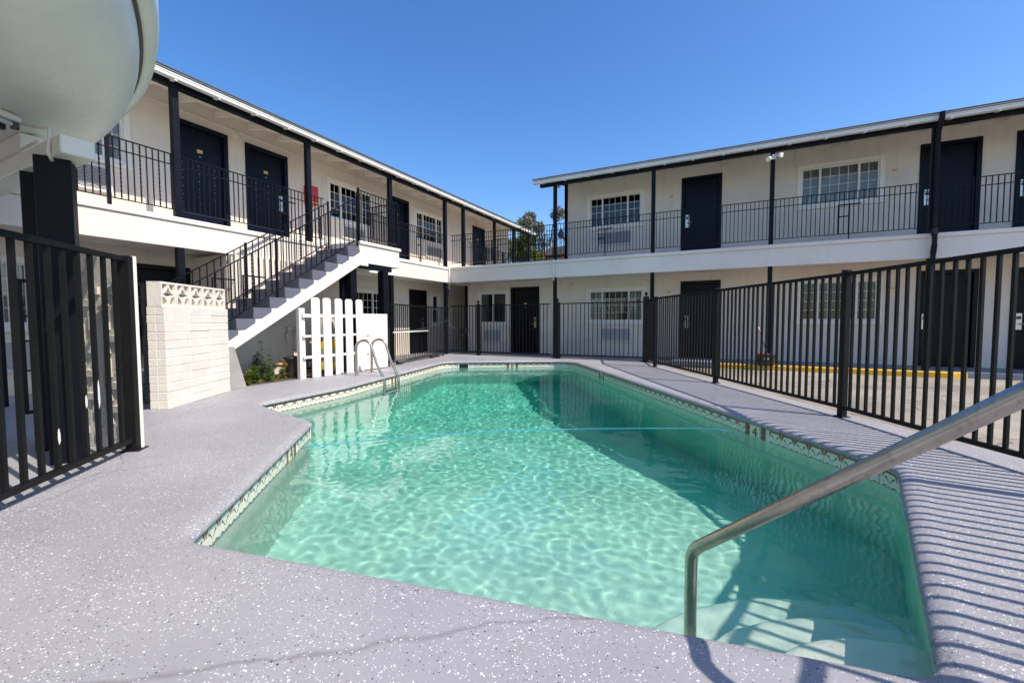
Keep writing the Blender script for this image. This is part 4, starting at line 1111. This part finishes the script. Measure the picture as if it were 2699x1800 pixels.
for k in range(420):
    y = rnd.uniform(3.6, 4.95); x = rnd.uniform(-7.35, -6.64); a = rnd.uniform(0, 6.3)
    leaf_fan(mb, (x, y, .01), (math.cos(a), math.sin(a), rnd.uniform(.3, 1.6)), rnd.uniform(.03, .11), rnd.uniform(.004, .013), 'leafy' if rnd.random() < .55 else 'leaf')
struct(tag(mb.build('ground_weeds', None), 'yellow green ground weeds growing from the soil under the stairs', 'weeds'), 'stuff')

# ------------------------------------------------------------------ pool ladder
lad = thing('pool_ladder', 'stainless steel pool ladder with two looped rails over the coping', 'ladder', (-6.05, 5.85, 0))
wn_ = Vector((.955, .295)).normalized()
for f in (Vector((-6.06, 5.635)), Vector((-6.12, 6.07))):
    pr = [(0, 0), (0, .2), (0, .45)]
    for k in range(1, 11):
        t = math.pi - k * R(153) / 10; pr.append((.155 + .155 * math.cos(t), .49 + .155 * math.sin(t)))
    pr += [(.40, .22), (.50, 0.02), (.535, -.07), (.55, -.16), (.55, -.6), (.55, -1.2)]
    mb = MB(); mb.tube([(f.x + wn_.x * s, f.y + wn_.y * s, z) for s, z in pr], .0235, 12, 'steel'); r_ = mb.build('ladder_rail', None, lad)
    mb = MB(); mb.lathe([(.024, .012), (.045, .008), (.05, .0)], (f.x, f.y, .001), 18, 'steel'); mb.build('escutcheon', None, r_)
for z in (-.45, -.75, -1.05):
    a = Vector((-6.06, 5.635)) + wn_ * .55; b = Vector((-6.12, 6.07)) + wn_ * .55; mb = MB(); mb.bar((a.x, a.y, z), (b.x, b.y, z), .08, .025, 'steel'); mb.build('tread', None, lad, .004)

# ------------------------------------------------------------------ pool handrail
hr = thing('pool_handrail', 'single tarnished stainless handrail rising from the pool steps', 'handrail', (-.12, 1.9, 0))
E0 = Vector((-.125, 1.865)); hd = Vector((.695, -.51)).normalized(); L1 = Vector((.578 + .125, 1.344 - 1.865)).length
pr = [(0, -.85), (0, -.5), (0, -.1), (0, .0), (.003, .035), (.016, .066), (.038, .09), (.07, .118)]
sl_ = (.835 - .118) / (L1 - .07)
for k in range(1, 9): s = .07 + (L1 + .10 - .07) * k / 8; pr.append((s, .118 + sl_ * (s - .07)))
zt = pr[-1][1]; s0 = pr[-1][0]
pr += [(s0 + .04, zt + .025), (s0 + .09, zt + .035), (s0 + .14, zt + .02), (s0 + .17, zt - .03), (s0 + .18, zt - .1), (s0 + .18, .4), (s0 + .18, 0)]
mb = MB(); mb.tube([(E0.x + hd.x * s, E0.y + hd.y * s, z) for s, z in pr], .0242, 20, 'steel'); mb.build('tube', None, hr)
mb = MB(); mb.lathe([(.025, .02), (.055, .016), (.065, 0)], (E0.x, E0.y, WATER - .655), 20, 'steel'); mb.build('escutcheon', None, hr)
q = E0 + hd * (s0 + .18); mb = MB(); mb.lathe([(.025, .015), (.05, .011), (.058, 0)], (q.x, q.y, .001), 20, 'steel'); mb.build('escutcheon', None, hr)

# ------------------------------------------------------------------ small things
# mop bucket and mop
bc = Vector((.69, YR - .17))
bk = thing('mop_bucket', 'black oval mop bucket with a red wringer on the shaded walkway', 'bucket', (bc.x, bc.y, .03))
mb = MB(); vs = []; fs = []; n = 24
for sc, z in ((.0, .004), (.13, .004), (.135, .02), (.165, .22), (.178, .23), (.178, .25), (.16, .25), (.13, .05), (0, .05)):
    vs += [(bc.x + sc * 1.12 * math.cos(2 * math.pi * k / n), bc.y + sc * .8 * math.sin(2 * math.pi * k / n), .032 + z) for k in range(n)]
for i in range(8):
    for k in range(n): fs.append((i*n+k, i*n+(k+1) % n, (i+1)*n+(k+1) % n, (i+1)*n+k))
mb.add(vs, fs, 'darkgrey', True); mb.build('tub', None, bk)
mb = MB(); mb.box((bc.x - .19, bc.y - .1, .26), (bc.x - .05, bc.y + .1, .295), 'red'); mb.box((bc.x - .20, bc.y - .05, .09), (bc.x - .165, bc.y + .02, .15), 'red'); mb.build('wringer', None, bk, .01)
mb = MB(); mb.box((bc.x - .05, bc.y - .137, .17), (bc.x + .04, bc.y - .1345, .195), 'white'); mb.build('white_logo', None, bk)
mp = thing('mop', 'mop with a red and black handle leaning in the black bucket', 'mop', (.66, YR - .15, .1))
a = Vector((.70, YR - .17, .30)); b = Vector((.487, YR - .05, 1.0)); mb = MB(); mb.tube([a, a.lerp(b, .55)], .011, 8, 'darkgrey'); mb.build('handle', None, mp)
mb = MB(); mb.tube([a.lerp(b, .551), a.lerp(b, .66)], .0115, 8, 'red'); mb.tube([a.lerp(b, .661), a.lerp(b, .78)], .0115, 8, 'white'); mb.tube([a.lerp(b, .781), a.lerp(b, .94)], .0115, 8, 'red'); mb.tube([a.lerp(b, .941), b], .012, 8, 'darkgrey'); mb.build('grip', None, mp)
mb = MB()
for k in range(26):
    t = k * .9; mb.tube([a, a + Vector((.05 * math.cos(t), .05 * math.sin(t), -.1)), a + Vector((.08 * math.cos(t), .07 * math.sin(t), -.2))], .006, 5, 'grey')
mb.build('mop_head', None, mp)
# white pole hung on the inner fence and black hose
mb = MB(); mb.tube([(-6.60, 7.2, .74), (-6.98, 8.9, .735)], .016, 10, 'acgrille')
tag(mb.build('white_pole', None), 'white pole hung along the black fence by the landing post', 'pole')
mb = MB(); mb.tube([(-6.62, 7.3, .78), (-6.85, 8.2, .77), (-7.05, 9.2, .83), (-7.35, 10.2, .98), (-7.48, 10.5, 1.05)], .012, 8, 'darkgrey')
tag(mb.build('black_hose', None), 'black hose sagging along the picket fence to the corner post', 'hose')
mb = MB(); mb.tube([(-6.72, 7.45, .06), (-7.0, 8.6, .06), (-7.2, 9.6, .07), (-7.25, 9.85, .07), (-7.27, 9.95, .03)], .03, 12, 'darkgrey')
for t in ((-6.75, 7.55), (-7.1, 9.2), (-7.2, 9.55)): mb.box((t[0] - .05, t[1] - .06, 0), (t[0] + .05, t[1] + .06, .07), 'darkgrey')
tag(mb.build('drain_pipe', None), 'thick black pipe lying on the deck at the foot of the fence', 'pipe')
# cables and switch on the inner corner post
cb = thing('corner_cable', 'black cable and switch box running down the inner corner post', 'cable', (XL + .06, YR - .1, 0))
mb = MB(); mb.tube([(XL + .06, YR - .10, 2.1), (XL + .07, YR - .12, 1.7), (XL + .05, YR - .1, 1.2), (XL + .1, YR - .14, .85), (XL + .35, YR - .1, .72)], .012, 8, 'darkgrey'); mb.build('wire', None, cb)
mb = MB(); mb.box((XL + .03, YR - .16, 1.72), (XL + .11, YR - .09, 1.95), 'darkgrey'); mb.build('switch_box', None, cb, .008)
tb = thing('hose_stand', 'black stand holding a bundled hose behind the corner of the fence', 'stand', (-7.15, 10.85, 0))
mb = MB()
for s in (-1, 1):
    mb = MB(); mb.tube([(-7.15 + s * .05, 10.85, .02), (-7.15, 10.85, .62)], .014, 8, 'darkgrey'); mb.build('leg', None, tb)
mb = MB(); mb.box((-7.27, 10.78, .60), (-7.03, 10.92, .80), 'darkgrey'); mb.build('hose_bundle', None, tb, .03)
# white downpipe at the two slabs' corners
for x, y, l in ((XL + .035, YR - .04, 'thin white pipe on the inner corner where the balconies meet'), (-4.185, YR - .035, 'thin white pipe over the balcony edge at the end of the upper wing')):
    mb = MB(); mb.tube([(x, y, 2.05), (x, y, ZS + .02)], .016, 8, 'acgrille'); tag(mb.build('white_pipe', None), l, 'pipe')
# small black bag-like fixture on the railing
mb = MB(); mb.lathe([(0, 0), (.06, .0), (.085, .06), (.07, .13), (.035, .2), (.02, .24), (0, .25)], (-3.99, YR - .02, 3.15), 12, 'darkgrey')
tag(mb.build('hanging_lamp', None), 'small black lantern on the balcony rail by the end post', 'lamp')
# folded fence leaning at the black door
dx0, dx1 = -5.85, -5.28; yy = YW - .02
fg = thing('folded_gate', 'small black folding gate leaning against the black ground-floor door', 'gate', (dx0, yy, 0))
for z in (.10, .72):
    mb = MB(); y_ = yy - .03 if z < .5 else yy; mb.bar((dx0, y_, z), (dx1, y_, z), .025, .025, 'fence'); mb.build('rail', None, fg)
for k in range(9):
    x = dx0 + (dx1 - dx0) * k / 8; mb = MB(); mb.bar((x, yy - .03, .02), (x, yy, .72), .014, .014, 'fence'); mb.build('bar', None, fg)

# ------------------------------------------------------------------ trees and roof beyond
def tree(name, label, x, y, h, rx, mats, seed, cz=.62, nleaf=9000, ls=.11):
    rnd = random.Random(seed); t = thing(name, label, 'tree', (x, y, -.1))
    mb = MB(); mb.tube([(x, y, -.2), (x + .1, y, h * .25), (x - .05, y + .1, h * .45), (x, y, h * .8)], [.22, .17, .12, .03], 10, 'bark')
    cl = []
    for k in range(26):
        a = rnd.uniform(0, 6.3); r_ = rx * math.sqrt(rnd.random()); z = h * rnd.uniform(.32, .97)
        sc = 1 - .55 * abs(z / h - .6) / .4
        c = Vector((x + r_ * sc * math.cos(a), y + r_ * sc * math.sin(a), z)); cl.append((c, rnd.uniform(.35, .75) * rx * .42))
        mb.tube([(x, y, min(z * .7, h * .5)), c.lerp(Vector((x, y, z * .8)), .5), c], [.06, .035, .012], 6, 'bark')
    mb.build('trunk', None, t); mb = MB()
    for k in range(nleaf):
        c, s = cl[rnd.randrange(len(cl))]
        d = Vector((rnd.gauss(0, 1), rnd.gauss(0, 1), rnd.gauss(0, .8))); d = d.normalized() * s * rnd.random() ** .45
        p = c + d; m_ = mats[0] if rnd.random() < .6 else mats[-1 if rnd.random() < .55 else min(1, len(mats) - 1)]
        u = Vector((rnd.gauss(0, 1), rnd.gauss(0, 1), rnd.gauss(0, 1))).normalized(); v = u.cross(Vector((rnd.gauss(0, 1), rnd.gauss(0, 1), 1))).normalized()
        L = ls * rnd.uniform(.6, 1.3); mb.add([p - u * L, p + v * L * .4, p + u * L, p - v * L * .4], [(0, 1, 2, 3)], m_)
    struct(mb.build('crown', None, t), 'stuff')
tree('leafy_tree', 'yellow green tree behind the far end of the staircase wing', -10.75, 22.5, 6.1, 2.0, ['leaft', 'leafd'], 3, nleaf=15000)
tree('blossom_tree', 'taller thin tree with purple blossom behind the gap between the wings', -10.9, 26.5, 8.2, 2.9, ['leafd', 'leaft', 'blossom'], 8, nleaf=12000)
sh = thing('neighbour_house', 'low house with a dark brown shingle roof seen between the two wings', 'house', (-8.2, 25, 0))
mb = MB(); mb.box((-9.6, 23.4, -.1), (-5, 27, 4.75), 'wall'); mb.build('wall', None, sh)
mb = MB(); mb.prism([(23.0, 4.72), (25.2, 5.55), (27.4, 4.72), (27.4, 4.62), (23.0, 4.62)], lambda a, b, dd: (dd, a, b), -10.0, -4.8, 'brownroof'); mb.build('roof', None, sh)
